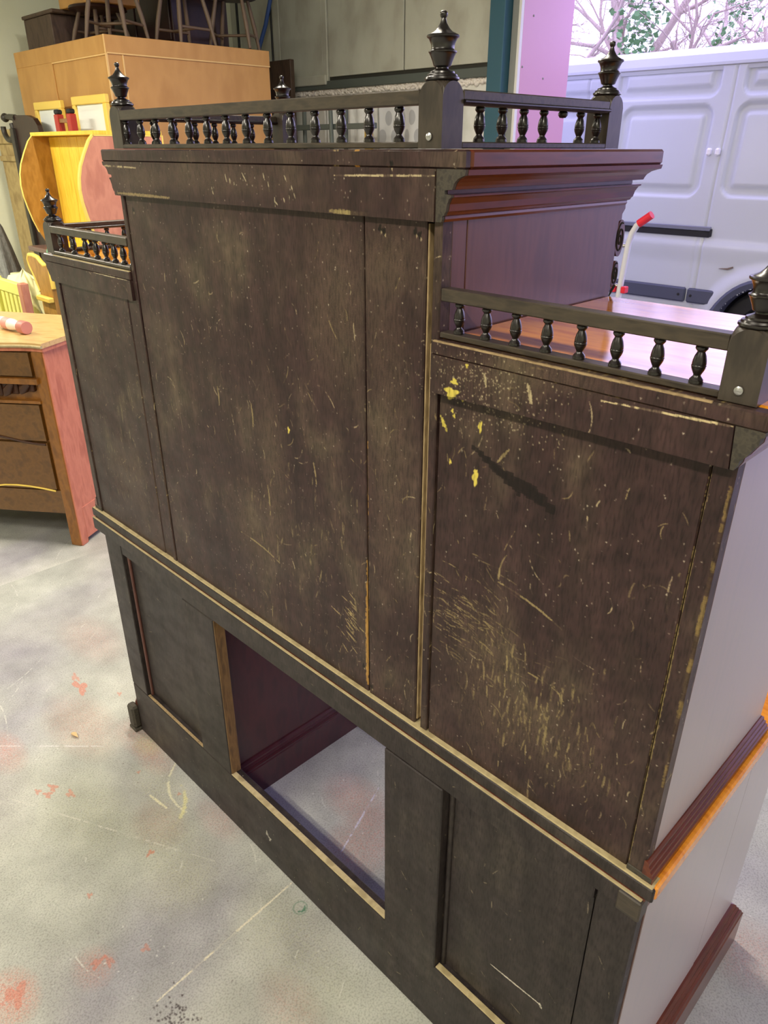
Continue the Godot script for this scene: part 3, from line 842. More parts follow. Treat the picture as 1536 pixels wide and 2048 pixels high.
func bare_tree(label: String, at: Vector3, seed_: int, stems: int, ivy: bool) -> void:
	rng.seed = seed_
	var t := thing("bare_tree", label, "tree", at)
	var tr := mb()
	var st := mb()
	var tips := []
	var lower := []
	for s in stems:
		var d := Vector3(rng.randfn(0, 0.25), 1, rng.randfn(0, 0.2)).normalized()
		var p := Vector3(rng.randfn(0, 0.1), 0, rng.randfn(0, 0.1))
		var q := p + d * 2.0
		tube(tr, [p, p + d * 1.0, q], [0.13, 0.11, 0.09], 8)
		for k in 12: lower.append(p + d * (1.4 + k * 0.18))
		for k in 3:
			branch(st, q - d * 0.3 * k, (d + Vector3(rng.randfn(0, 0.5), rng.randfn(0, 0.2), rng.randfn(0, 0.5))).normalized(), rng.randf_range(1.3, 2.0), 0.07, 4, tips)
	obj("trunk", tr, M.bark, t)
	var b := obj("branches", st, M.bark, t)
	b.set_meta("kind", "stuff")
	if ivy:
		var lf := mb()
		ext(lf, PackedVector2Array([Vector2(0, 0), Vector2(0.03, 0.015), Vector2(0.034, 0.04), Vector2(0.012, 0.05), Vector2(0, 0.08), Vector2(-0.012, 0.05), Vector2(-0.034, 0.04), Vector2(-0.03, 0.015)]), Vector3.ZERO, Vector3.RIGHT, Vector3.UP, Vector3(0, 0, 0.002))
		var mm := MultiMesh.new()
		mm.transform_format = MultiMesh.TRANSFORM_3D
		mm.mesh = lf.commit()
		mm.instance_count = 1100
		for i in 1100:
			var c: Vector3 = lower[rng.randi() % lower.size()]
			var pos := c + Vector3(rng.randfn(0, 0.14), rng.randfn(0.5, 0.35), rng.randfn(0, 0.14))
			mm.set_instance_transform(i, Transform3D(Basis.from_euler(Vector3(rng.randf() * TAU, rng.randf() * TAU, rng.randf() * TAU)), pos))
		var mi := MultiMeshInstance3D.new()
		mi.name = "ivy"
		mi.multimesh = mm
		mi.material_override = M.ivy
		mi.set_meta("kind", "stuff")
		t.add_child(mi, true)
	rng.seed = 4711

# ---------- the cabinet ----------
var spindle_mesh: Mesh
var finial_mesh: Mesh
var post_mesh: Mesh

func rail_with_spindles(cab: Node3D, a: Vector3, b: Vector3, out: Vector3, ts: Array, missing := -1) -> void:
	# a, b: ends on the shelf (outer face line); ts: spindle places 0..1; out: outward
	var run := (b - a).normalized()
	var inn := -out
	var st := mb()
	for e: Array in [[0.0, 0.007, 0.018], [0.0435, 0.0585, 0.017]]:
		var p: Vector3 = a + Vector3.UP * e[0]
		var q: Vector3 = b + Vector3.UP * e[1] + inn * e[2]
		bx(st, p, q, 0.0012)
	# bead on the inner and outer faces of the upper rail's lower edge
	var bd := mb()
	var o := out * 0.001
	tube(bd, [a + o + Vector3.UP * 0.047, b + o + Vector3.UP * 0.047], 0.0022, 8)
	tube(bd, [a + inn * 0.018 + Vector3.UP * 0.047, b + inn * 0.018 + Vector3.UP * 0.047], 0.0022, 8)
	var g := obj("gallery_rail", st, M.dark_rail, cab)
	if absf(run.z) > 0.5: obj("bead", bd, M.turned, g)
	for i in ts.size():
		var at: Vector3 = a.lerp(b, ts[i]) + inn * 0.009 + Vector3.UP * 0.007
		if i == missing:
			var stub := mb()
			lathe(stub, [Vector2(0.0, 0.0285), Vector2(0.004, 0.029), Vector2(0.0062, 0.032), Vector2(0.0062, 0.0345), Vector2(0.0045, 0.0365)], at, 14)
			obj("spindle_stub", stub, M.turned, g)
			continue
		var s := obj("spindle", spindle_mesh, M.turned, g)
		s.position = at

func post(cab: Node3D, at: Vector3, screw := false) -> void:
	var p := obj("post", post_mesh, M.post, cab)
	p.position = at
	var f := obj("finial", finial_mesh, M.turned, p)
	f.position = Vector3(0, 0.0665, 0)
	if screw:
		var s := mb()
		lathe(s, [Vector2(0.0042, 0), Vector2(0.004, 0.0012), Vector2(0.002, 0.0022), Vector2(0.0, 0.0026)], Vector3(0.0, 0.012, 0.0185), 14, Basis(Vector3(1, 0, 0), PI / 2))
		bx(s, Vector3(-0.003, 0.0116, 0.0205), Vector3(0.003, 0.0124, 0.0214), 0.0002)
		obj("screw", s, M.steel, p)

func make_turnings() -> void:
	var s := mb()
	lathe(s, [Vector2(0.0, 0.0), Vector2(0.0066, 0.0), Vector2(0.0068, 0.0015), Vector2(0.0062, 0.003), Vector2(0.0064, 0.0036), Vector2(0.0052, 0.0052), Vector2(0.0038, 0.0066), Vector2(0.0034, 0.008), Vector2(0.0042, 0.0096), Vector2(0.0056, 0.0124), Vector2(0.0065, 0.0148), Vector2(0.0066, 0.0152), Vector2(0.0062, 0.0155), Vector2(0.0068, 0.0162), Vector2(0.0068, 0.0172), Vector2(0.0063, 0.0178), Vector2(0.0066, 0.0184), Vector2(0.0062, 0.022), Vector2(0.0052, 0.0262), Vector2(0.004, 0.0288), Vector2(0.0036, 0.03), Vector2(0.0046, 0.0312), Vector2(0.0058, 0.0328), Vector2(0.0058, 0.0346), Vector2(0.0048, 0.0358), Vector2(0.0052, 0.0366)], Vector3.ZERO, 18)
	spindle_mesh = s.commit()
	var f := mb()
	lathe(f, [Vector2(0.01798, 0.0), Vector2(0.01914, 0.0012), Vector2(0.018792, 0.003), Vector2(0.017168, 0.0038), Vector2(0.016472, 0.0056), Vector2(0.01392, 0.0066), Vector2(0.013456, 0.0084), Vector2(0.009976, 0.0096), Vector2(0.006728, 0.0112), Vector2(0.006496, 0.0124), Vector2(0.00928, 0.0136), Vector2(0.009744, 0.0146), Vector2(0.010904, 0.018), Vector2(0.013456, 0.0236), Vector2(0.014384, 0.0254), Vector2(0.015312, 0.0262), Vector2(0.015312, 0.0272), Vector2(0.012992, 0.0282), Vector2(0.012296, 0.0296), Vector2(0.012992, 0.034), Vector2(0.015312, 0.0388), Vector2(0.017168, 0.0398), Vector2(0.017632, 0.0412), Vector2(0.016936, 0.0422), Vector2(0.01508, 0.0424), Vector2(0.014152, 0.0432), Vector2(0.009976, 0.0452), Vector2(0.006728, 0.0482), Vector2(0.0036, 0.0528), Vector2(0.0026, 0.0562), Vector2(0.0024, 0.0572), Vector2(0.0034, 0.0582), Vector2(0.0042, 0.0604), Vector2(0.004, 0.0622), Vector2(0.0028, 0.0636), Vector2(0, 0.0642)], Vector3.ZERO, 26)
	finial_mesh = f.commit()
	# square post whose top is turned down at the corners
	var p := mb()
	var h := 0.0175
	var n := 14
	var top := func(u: float, v: float) -> float:
		var r := Vector2(u, v).length()
		return 0.068 - 0.0145 * (1.0 - sqrt(clampf(1.0 - (r * r - 0.96), 0.0, 1.0))) - 0.002 * r
	for j in n:
		for i in n:
			var q: Array[Vector3] = []
			for k: Vector2 in [Vector2(0, 0), Vector2(1, 0), Vector2(1, 1), Vector2(0, 1)]:
				var u := (i + k.x) / n * 2.0 - 1.0
				var v := (j + k.y) / n * 2.0 - 1.0
				q.append(Vector3(u * h, top.call(u, v), v * h))
			quad(p, q[0], q[1], q[2], q[3], Vector3.UP)
	for i in n:
		var u0 := float(i) / n * 2.0 - 1.0
		var u1 := float(i + 1) / n * 2.0 - 1.0
		for s2: float in [-1.0, 1.0]:
			quad(p, Vector3(u0 * h, 0, s2 * h), Vector3(u1 * h, 0, s2 * h), Vector3(u1 * h, top.call(u1, s2), s2 * h), Vector3(u0 * h, top.call(u0, s2), s2 * h), Vector3(0, 0, s2))
			quad(p, Vector3(s2 * h, 0, u0 * h), Vector3(s2 * h, 0, u1 * h), Vector3(s2 * h, top.call(s2, u1), u1 * h), Vector3(s2 * h, top.call(s2, u0), u0 * h), Vector3(s2, 0, 0))
	quad(p, Vector3(-h, 0, -h), Vector3(h, 0, -h), Vector3(h, 0, h), Vector3(-h, 0, h), Vector3.DOWN)
	post_mesh = p.commit()

func cabinet() -> void:
	make_turnings()
	var cab := thing("cabinet", "tall dark-stained wooden cabinet with spindle galleries, its scuffed back to the viewer", "cabinet")
	var V := func(x: float, y: float, z: float) -> Vector3: return Vector3(x, y, z)
	# ---- tall middle part: boards of the back
	box("back_board", Vector3(-0.372, 0.7402, -0.016), Vector3(0.2515, 1.508, -0.003), M.back, cab, 0.0015)
	box("back_board", Vector3(0.2545, 0.7402, -0.016), Vector3(0.3605, 1.508, -0.002), M.back, cab, 0.002)
	box("backing", Vector3(-0.375, 0.745, -0.024), Vector3(0.375, 1.5, -0.017), M.void_wood, cab)
	box("raw_edge", Vector3(0.3615, 0.75, -0.014), Vector3(0.3640, 1.5, -0.0045), M.raw, cab, 0.001)
	box("raw_edge", Vector3(0.3668, 0.757, -0.014), Vector3(0.3700, 1.36, -0.007), M.raw, cab, 0.001)
	box("back_stile", Vector3(0.3735, 0.742, -0.02), Vector3(0.3865, 1.508, -0.0005), M.back, cab, 0.0015)
	box("back_stile", Vector3(-0.3865, 0.742, -0.02), Vector3(-0.3745, 1.508, -0.001), M.back, cab, 0.0015)
	for s: float in [-1.0, 1.0]:
		box("side_panel", Vector3(0.37 * s, 0.742, -0.02), Vector3(0.3855 * s, 1.53, -0.0465), M.mahogany, cab, 0.0008)
		box("side_panel", Vector3(0.37 * s, 0.742, -0.048), Vector3(0.3855 * s, 1.53, -0.405), M.mahogany, cab, 0.0008)
	# front of the tall part: frame, two doors
	box("front_frame", Vector3(-0.385, 0.742, -0.405), Vector3(0.385, 1.53, -0.39), M.mahogany, cab)
	for s: float in [-1.0, 1.0]:
		var d := box("door", Vector3(0.005 * s, 0.8, -0.412), Vector3(0.33 * s, 1.44, -0.4), M.mahogany, cab)
		var kn := mb()
		lathe(kn, [Vector2(0.006, 0), Vector2(0.005, 0.012), Vector2(0.012, 0.02), Vector2(0.008, 0.03), Vector2(0, 0.031)], Vector3(0.03 * s, 1.1, -0.411), 14, Basis(Vector3(1, 0, 0), -PI / 2))
		obj("knob", kn, M.steel, d)
	# cornice of the tall part
	var prof := [Vector2(-0.004, 1.503), Vector2(0.0045, 1.503), Vector2(0.006, 1.506), Vector2(0.0055, 1.509), Vector2(0.0085, 1.5105), Vector2(0.0095, 1.513), Vector2(0.011, 1.5145), Vector2(0.0125, 1.522), Vector2(0.0155, 1.528), Vector2(0.018, 1.5295), Vector2(0.0182, 1.5315), Vector2(0.0085, 1.5325), Vector2(0.0085, 1.5365), Vector2(0.0195, 1.5375), Vector2(0.0205, 1.5405), Vector2(0.0225, 1.5445), Vector2(0.027, 1.5485), Vector2(0.033, 1.551), Vector2(0.0365, 1.552), Vector2(0.0375, 1.5575), Vector2(0.033, 1.558)]
	var co := mb()
	var path := [[Vector3(0.385, 0, 0), Vector3(1, 0, 0)], [Vector3(0.385, 0, -0.408), Vector3(1, 0, -1)], [Vector3(-0.385, 0, -0.408), Vector3(-1, 0, -1)], [Vector3(-0.385, 0, 0), Vector3(-1, 0, 0)]]
	mould(co, prof, path)
	obj("cornice", co, M.mahogany_run, cab)
	# end grain of the cornice seen from the back
	var eg := mb()
	var right := PackedVector2Array()
	var left := PackedVector2Array()
	for p: Vector2 in prof:
		right.append(Vector2(0.385 + p.x - 0.0005, p.y))
		left.append(Vector2(-0.385 - p.x + 0.0005, p.y))
	right.append(Vector2(0.3802, 1.558))
	right.append(Vector2(0.3802, 1.503))
	ext(eg, right, Vector3(0, 0, -0.004), Vector3.RIGHT, Vector3.UP, Vector3(0, 0, 0.009))
	obj("cornice_end", eg, M.endgrain, cab)
	var bb := mb()
	left.append(Vector2(0.3795, 1.558))
	left.append(Vector2(0.3795, 1.503))
	ext(bb, left, Vector3(0, 0, -0.004), Vector3.RIGHT, Vector3.UP, Vector3(0, 0, 0.011))
	obj("cornice_back_board", bb, M.back, cab)
	var tb := mb()
	bx(tb, Vector3(-0.4255, 1.5575, -0.447), Vector3(0.4215, 1.5775, -0.006), 0.003)
	obj("cornice_top", tb, M.mahogany_run, cab)
	box("top_back_edge", Vector3(-0.4245, 1.558, -0.0059), Vector3(0.4205, 1.5772, 0.0055), M.back, cab, 0.002)
	# gallery on the tall part: back and two sides
	var y := 1.578
	var ts := []
	for i in 14: ts.append((-0.345 + i * 0.05025 + 0.3465) / 0.693)
	rail_with_spindles(cab, V.call(-0.3465, y, 0.0), V.call(0.3465, y, 0.0), Vector3(0, 0, 1), ts)
	ts = []
	for i in 8: ts.append((0.032 - 0.0355 + i * 0.0428) / 0.312 + 0.005)
	rail_with_spindles(cab, V.call(0.3815, y, -0.0355), V.call(0.3815, y, -0.348), Vector3(1, 0, 0), ts, 5)
	rail_with_spindles(cab, V.call(-0.3815, y, -0.0355), V.call(-0.3815, y, -0.348), Vector3(-1, 0, 0), ts)
	for x: float in [-0.364, 0.364]:
		post(cab, Vector3(x, y, -0.0178), x > 0)
		post(cab, Vector3(x, y, -0.366))
	# scrolled brackets on the front corners
	for s: float in [-1.0, 1.0]:
		var sb := mb()
		var o := Vector3(0.352 * s, 0, -0.405)
		var w := Vector3(0.032 * s, 0, 0)
		ext(sb, PackedVector2Array([Vector2(0, 1.505), Vector2(0.018, 1.505), Vector2(0.019, 1.497), Vector2(0.012, 1.49), Vector2(0.012, 1.482), Vector2(0.004, 1.48), Vector2(0.004, 1.38), Vector2(0.0, 1.37)]), o, Vector3(0, 0, -1), Vector3.UP, w)
		for e: Array in [[0.0145, 1.455, 0.0205], [0.013, 1.402, 0.0155]]:
			var c := PackedVector2Array()
			for k in 28: c.append(Vector2(e[0] + 0.62 * e[2] * cos(TAU * k / 28), e[1] + 1.3 * e[2] * sin(TAU * k / 28)))
			ext(sb, c, o, Vector3(0, 0, -1), Vector3.UP, w)
		var bk := obj("scroll_bracket", sb, M.mahogany, cab)
		var gr := mb()
		for e: Array in [[0.0145, 1.455, 0.0205], [0.013, 1.402, 0.0155]]:
			var pts := []
			for k in 40:
				var a := 0.35 * k
				var r := (1.0 - k / 44.0) * 0.86
				pts.append(Vector3(0.3843 * s, e[1] + 1.3 * e[2] * r * sin(a + 1.2), -0.405 - e[0] - 0.62 * e[2] * r * cos(a + 1.2)))
			tube(gr, pts, 0.0013, 6)
		tube(gr, [Vector3(0.3843 * s, 1.385, -0.421), Vector3(0.3843 * s, 1.377, -0.413), Vector3(0.3843 * s, 1.37, -0.408)], [0.0026, 0.002, 0.001], 6)
		obj("scroll_groove", gr, M.void_wood, bk)
	# ---- low wings
	var lp := [Vector2(-0.004, 1.312), Vector2(0.0015, 1.312), Vector2(0.0045, 1.318), Vector2(0.005, 1.322), Vector2(0.0095, 1.327), Vector2(0.0145, 1.336), Vector2(0.018, 1.341), Vector2(0.0185, 1.347), Vector2(0.021, 1.3485), Vector2(0.0215, 1.353), Vector2(0.016, 1.3535)]
	for s: float in [-1.0, 1.0]:
		var rt := s > 0
		var bz := 0.013 if rt else 0.004
		if rt:
			box("back_board", Vector3(0.3885, 0.7402, -0.016), Vector3(0.7355, 1.32, -0.004), M.back, cab, 0.0015)
		else:
			box("back_board", Vector3(-0.736, 0.7402, -0.016), Vector3(-0.4265, 1.32, -0.004), M.back, cab, 0.0015)
			box("back_board", Vector3(-0.4255, 0.7402, -0.016), Vector3(-0.3885, 1.32, -0.005), M.back, cab, 0.0015)
		box("backing", Vector3(0.388 * s, 0.745, -0.024), Vector3(0.74 * s, 1.31, -0.017), M.void_wood, cab)
		box("back_stile", Vector3(0.7375 * s, 0.742, -0.02), Vector3(0.7605 * s, 1.32, -0.001), M.back, cab, 0.0015)
		box("side_panel", Vector3(0.745 * s, 0.742, -0.02), Vector3(0.7602 * s, 1.325, -0.375), M.wing, cab, 0.001)
		box("front_frame", Vector3(0.386 * s, 0.742, -0.375), Vector3(0.76 * s, 1.325, -0.36), M.mahogany, cab)
		box("door", Vector3(0.41 * s, 0.79, -0.384), Vector3(0.735 * s, 1.29, -0.374), M.mahogany, cab)
		var cm := mb()
		mould(cm, lp, [[Vector3(0.76 * s, 0, 0.0), Vector3(s, 0, 0)], [Vector3(0.76 * s, 0, -0.375), Vector3(s, 0, -1)], [Vector3(0.386 * s, 0, -0.375), Vector3(0, 0, -1)]])
		obj("cornice", cm, M.mahogany_run, cab)
		var board := PackedVector2Array()
		var endp := PackedVector2Array()
		if rt:
			for p: Vector2 in lp: endp.append(Vector2(0.76 + p.x - 0.0005, p.y))
			endp.append(Vector2(0.7545, 1.3535))
			endp.append(Vector2(0.7575, 1.312))
			board = PackedVector2Array([Vector2(0.3865, 1.306), Vector2(0.7565, 1.312), Vector2(0.7535, 1.3535), Vector2(0.3865, 1.3535)])
			var ee := mb()
			ext(ee, endp, Vector3(0, 0, -0.004), Vector3.RIGHT, Vector3.UP, Vector3(0, 0, 0.016))
			obj("cornice_end", ee, M.endgrain, cab)
		else:
			for p: Vector2 in lp: board.append(Vector2(-0.76 - p.x + 0.0005, p.y))
			board.append(Vector2(-0.388, 1.3535))
			board.append(Vector2(-0.388, 1.316))
		var lb := mb()
		ext(lb, board, Vector3(0, 0, -0.003), Vector3.RIGHT, Vector3.UP, Vector3(0, 0, bz + 0.003))
		obj("cornice_back_board", lb, M.back, cab)
		box("wing_top", Vector3(0.3865 * s, 1.353, -0.402), Vector3(0.783 * s, 1.3715, -0.005), M.top, cab, 0.003)
		box("top_back_edge", Vector3(0.387 * s, 1.3533, -0.0049), Vector3(0.782 * s, 1.3705, bz), M.back, cab, 0.002)
		var ee2 := box("worn_top_edge", Vector3(0.388 * s, 1.3685, bz - 0.005), Vector3(0.73 * s, 1.3709, bz - 0.0002), M.raw if rt else M.dust, cab, 0.001)
		ee2.visible = true
		y = 1.3715
		var a := 0.388
		ts = []
		if rt:
			for q: float in [0.411, 0.4515, 0.493, 0.5345, 0.576, 0.618, 0.6615, 0.703]: ts.append((q - a) / 0.342)
		else:
			for q: float in [0.431, 0.462, 0.494, 0.527, 0.563, 0.606, 0.658, 0.712]: ts.append((0.39 + (q - 0.431) * 1.12 - a) / 0.342)
		rail_with_spindles(cab, V.call(a * s, y, 0.0), V.call((a + 0.342) * s, y, 0.0), Vector3(0, 0, 1), ts)
		ts = []
		for i in 7: ts.append(0.07 + i * 0.143)
		rail_with_spindles(cab, V.call(0.7655 * s, y, -0.0355), V.call(0.7655 * s, y, -0.33), Vector3(s, 0, 0), ts)
		post(cab, Vector3(0.748 * s, y, -0.0178 + (0.004 if rt else 0.0)), rt)
		post(cab, Vector3(0.748 * s, y, -0.348))
		# stepped plinth moulding of the upper part, on the worktop
		var pm := mb()
		mould(pm, [Vector2(0.0129, 0.741), Vector2(0.0129, 0.751), Vector2(0.0111, 0.7525), Vector2(0.0105, 0.758), Vector2(0.0081, 0.7595), Vector2(0.0075, 0.765), Vector2(0.0051, 0.7665), Vector2(0.0045, 0.772), Vector2(0.0018, 0.7745), Vector2(-0.0006, 0.775)], [[Vector3(0.76 * s, 0, 0.0), Vector3(s, 0, 0)], [Vector3(0.76 * s, 0, -0.375), Vector3(s, 0, -1)], [Vector3(0.386 * s, 0, -0.375), Vector3(0, 0, -1)]])
		obj("plinth_moulding", pm, M.mahogany_run, cab)
		box("plinth_moulding_end", Vector3(0.7375 * s, 0.7415, -0.004), Vector3(0.7725 * s, 0.7515, 0.0005), M.endgrain, cab, 0.001)
	# ---- worktop
	box("worktop", Vector3(-0.785, 0.716, -0.62), Vector3(0.781, 0.741, -0.0005), M.top, cab, 0.003)
	box("worktop_back_edge", Vector3(-0.784, 0.7165, -0.001), Vector3(0.7795, 0.7398, 0.006), M.base_back, cab, 0.002)
	box("dust_line", Vector3(-0.78, 0.7385, -0.018), Vector3(0.7765, 0.7414, 0.0046), M.dust, cab, 0.001)
	box("under_board", Vector3(-0.777, 0.683, -0.61), Vector3(0.7705, 0.7158, 0.008), M.mahogany_run, cab, 0.003)
	box("under_board_face", Vector3(-0.776, 0.684, 0.0075), Vector3(0.769, 0.7152, 0.0118), M.base_back, cab, 0.001)
	box("dust_line", Vector3(-0.779, 0.7142, 0.0055), Vector3(0.7685, 0.716, 0.0108), M.dust, cab, 0.001)
	box("corner_patch", Vector3(0.738, 0.6775, -0.01), Vector3(0.7712, 0.7135, 0.0135), M.dark_rail, cab, 0.002)
	# ---- base
	box("top_rail", Vector3(-0.66, 0.645, -0.024), Vector3(0.702, 0.684, 0.0), M.base_back, cab, 0.002)
	box("bottom_rail", Vector3(-0.7475, 0.0, -0.03), Vector3(0.765, 0.183, 0.0), M.base_back, cab, 0.003)
	box("stile", Vector3(-0.7475, 0.1835, -0.024), Vector3(-0.6625, 0.684, 0.0), M.base_back, cab, 0.002)
	box("stile", Vector3(-0.374, 0.1835, -0.024), Vector3(-0.2465, 0.6445, 0.0), M.base_back, cab, 0.002)
	box("stile", Vector3(0.2945, 0.178, -0.024), Vector3(0.4285, 0.6445, 0.002), M.base_back, cab, 0.002)
	box("stile", Vector3(0.7045, 0.1835, -0.024), Vector3(0.7645, 0.684, -0.003), M.base_back, cab, 0.002)
	box("panel", Vector3(-0.662, 0.18, -0.03), Vector3(-0.374, 0.65, -0.017), M.base_back, cab)
	var bdm := mb()
	tube(bdm, [Vector3(-0.656, 0.184, -0.014), Vector3(-0.656, 0.644, -0.014)], 0.0045, 10)
	obj("bead", bdm, M.mahogany, cab)
	box("panel", Vector3(0.4285, 0.18, -0.034), Vector3(0.7045, 0.65, -0.02), M.base_back, cab)
	var fp := mb()
	ext(fp, PackedVector2Array([Vector2(0.475, 0.195), Vector2(0.698, 0.195), Vector2(0.698, 0.628), Vector2(0.475, 0.628)]), Vector3(0, 0, -0.021), Vector3.RIGHT, Vector3.UP, Vector3(0, 0, 0.0045))
	obj("raised_field", fp, M.base_back, cab)
	for e: Array in [[0.4735, 0.6285, 0.6995, 0.6303], [0.6985, 0.195, 0.7003, 0.6303], [0.472, 0.6, 0.4738, 0.6303]]:
		box("field_groove", Vector3(e[0], e[1], -0.0205), Vector3(e[2], e[3], -0.0188), M.void_wood, cab, 0.0003)
	var bd2 := mb()
	tube(bd2, [Vector3(0.4345, 0.184, -0.019), Vector3(0.4345, 0.644, -0.019)], 0.005, 10)
	obj("bead", bd2, M.base_back, cab)
	# raw, dusty upper edges of the bottom rail and the raw inner edge of the opening
	box("raw_edge", Vector3(-0.2455, 0.1825, -0.014), Vector3(0.2935, 0.1856, -0.0005), M.dust, cab, 0.001)
	box("raw_edge", Vector3(0.43, 0.1825, -0.0125), Vector3(0.703, 0.1856, -0.0008), M.dust, cab, 0.001)
	box("raw_edge", Vector3(-0.66, 0.1828, -0.008), Vector3(-0.376, 0.185, -0.001), M.raw, cab, 0.001)
	box("raw_edge", Vector3(-0.2462, 0.1835, -0.028), Vector3(-0.2435, 0.642, -0.0015), M.edge_brown, cab, 0.0008)
	# sides of the base
	for s: float in [-1.0, 1.0]:
		var sx := 0.7648 if s > 0 else 0.7475
		box("side_panel", Vector3((sx - 0.018) * s, 0.0, -0.03), Vector3(sx * s, 0.684, -0.4), M.wing, cab, 0.001)
		box("side_panel", Vector3((sx - 0.018) * s, 0.0, -0.402), Vector3((sx - 0.0006) * s, 0.684, -0.585), M.wing, cab, 0.001)
		var pl := mb()
		mould(pl, [Vector2(0.0225, 0.0), Vector2(0.0225, 0.092), Vector2(0.0205, 0.094), Vector2(0.0185, 0.1), Vector2(0.0145, 0.1025), Vector2(0.0135, 0.108), Vector2(0.0095, 0.111), Vector2(0.0085, 0.116), Vector2(0.004, 0.12), Vector2(-0.001, 0.122)], [[Vector3(sx * s, 0, -0.035 if s > 0 else -0.004), Vector3(s, 0, 0)], [Vector3(sx * s, 0, -0.585), Vector3(s, 0, -1)], [Vector3(0.342 * s, 0, -0.585), Vector3(-s * 0.5, 0, -1)]])
		obj("plinth", pl, M.mahogany_run, cab)
		# pedestal: inner wall of the kneehole with its own plinth moulding, front door
		var iw := 0.315 if s < 0 else 0.342
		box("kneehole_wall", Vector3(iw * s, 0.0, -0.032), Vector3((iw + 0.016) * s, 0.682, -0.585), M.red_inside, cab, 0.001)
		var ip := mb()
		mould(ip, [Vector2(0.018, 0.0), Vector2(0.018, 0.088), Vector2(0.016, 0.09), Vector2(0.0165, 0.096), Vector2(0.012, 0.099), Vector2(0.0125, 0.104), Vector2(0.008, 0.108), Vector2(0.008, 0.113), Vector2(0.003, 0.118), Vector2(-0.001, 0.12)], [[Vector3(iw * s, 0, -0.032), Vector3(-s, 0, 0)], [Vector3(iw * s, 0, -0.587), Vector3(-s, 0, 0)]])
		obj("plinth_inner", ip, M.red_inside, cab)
		box("pedestal_front", Vector3(iw * s, 0.0, -0.585), Vector3((sx - 0.001) * s, 0.682, -0.57), M.mahogany, cab)
		var pd := box("door", Vector3((iw + 0.04) * s, 0.14, -0.596), Vector3((sx - 0.04) * s, 0.65, -0.584), M.mahogany, cab)
		var kn := mb()
		lathe(kn, [Vector2(0.006, 0), Vector2(0.005, 0.012), Vector2(0.013, 0.02), Vector2(0.009, 0.03), Vector2(0, 0.031)], Vector3((iw + 0.07) * s, 0.42, -0.595), 14, Basis(Vector3(1, 0, 0), -PI / 2))
		obj("knob", kn, M.steel, pd)
	box("apron", Vector3(-0.315, 0.612, -0.05), Vector3(0.342, 0.68, -0.032), M.mahogany, cab)
	box("floor_block", Vector3(-0.786, 0.012, -0.006), Vector3(-0.749, 0.09, 0.018), M.endgrain, cab, 0.006)
	box("floor_block", Vector3(-0.787, 0.0, -0.004), Vector3(-0.747, 0.011, 0.02), M.endgrain, cab, 0.003)

# ---------- the rest of the workshop ----------
func workshop() -> void:
	chest()
	hood()
	wardrobe_and_stools()
	back_corner()
	left_corner()
	hand_truck()
	# a dry leaf on the floor
	var lf := mb()
	var pts := PackedVector2Array([Vector2(-0.016, 0), Vector2(-0.008, 0.006), Vector2(0.002, 0.0075), Vector2(0.01, 0.004), Vector2(0.02, 0.001), Vector2(0.011, -0.003), Vector2(0.001, -0.007), Vector2(-0.009, -0.005)])
	var n := pts.size()
	for i in n:
		var p: Vector2 = pts[i]
		var q: Vector2 = pts[(i + 1) % n]
		var a := Vector3(p.x, 0.004 + absf(p.y) * 0.7, p.y)
		var b := Vector3(q.x, 0.004 + absf(q.y) * 0.7, q.y)
		var c := Vector3(0, 0.0015, 0)
		tri(lf, c, a, b, Vector3.UP)
		tri(lf, c - Vector3.UP * 0.001, a - Vector3.UP * 0.001, b - Vector3.UP * 0.001, Vector3.DOWN)
	var leaf := obj("dry_leaf", lf, mat(c8(206, 182, 140), 0.8))
	leaf.position = Vector3(-0.866, 0.0, 0.156)
	leaf.rotation.y = 0.2
	tag(leaf, "small curled dry leaf lying on the concrete floor", "leaf")

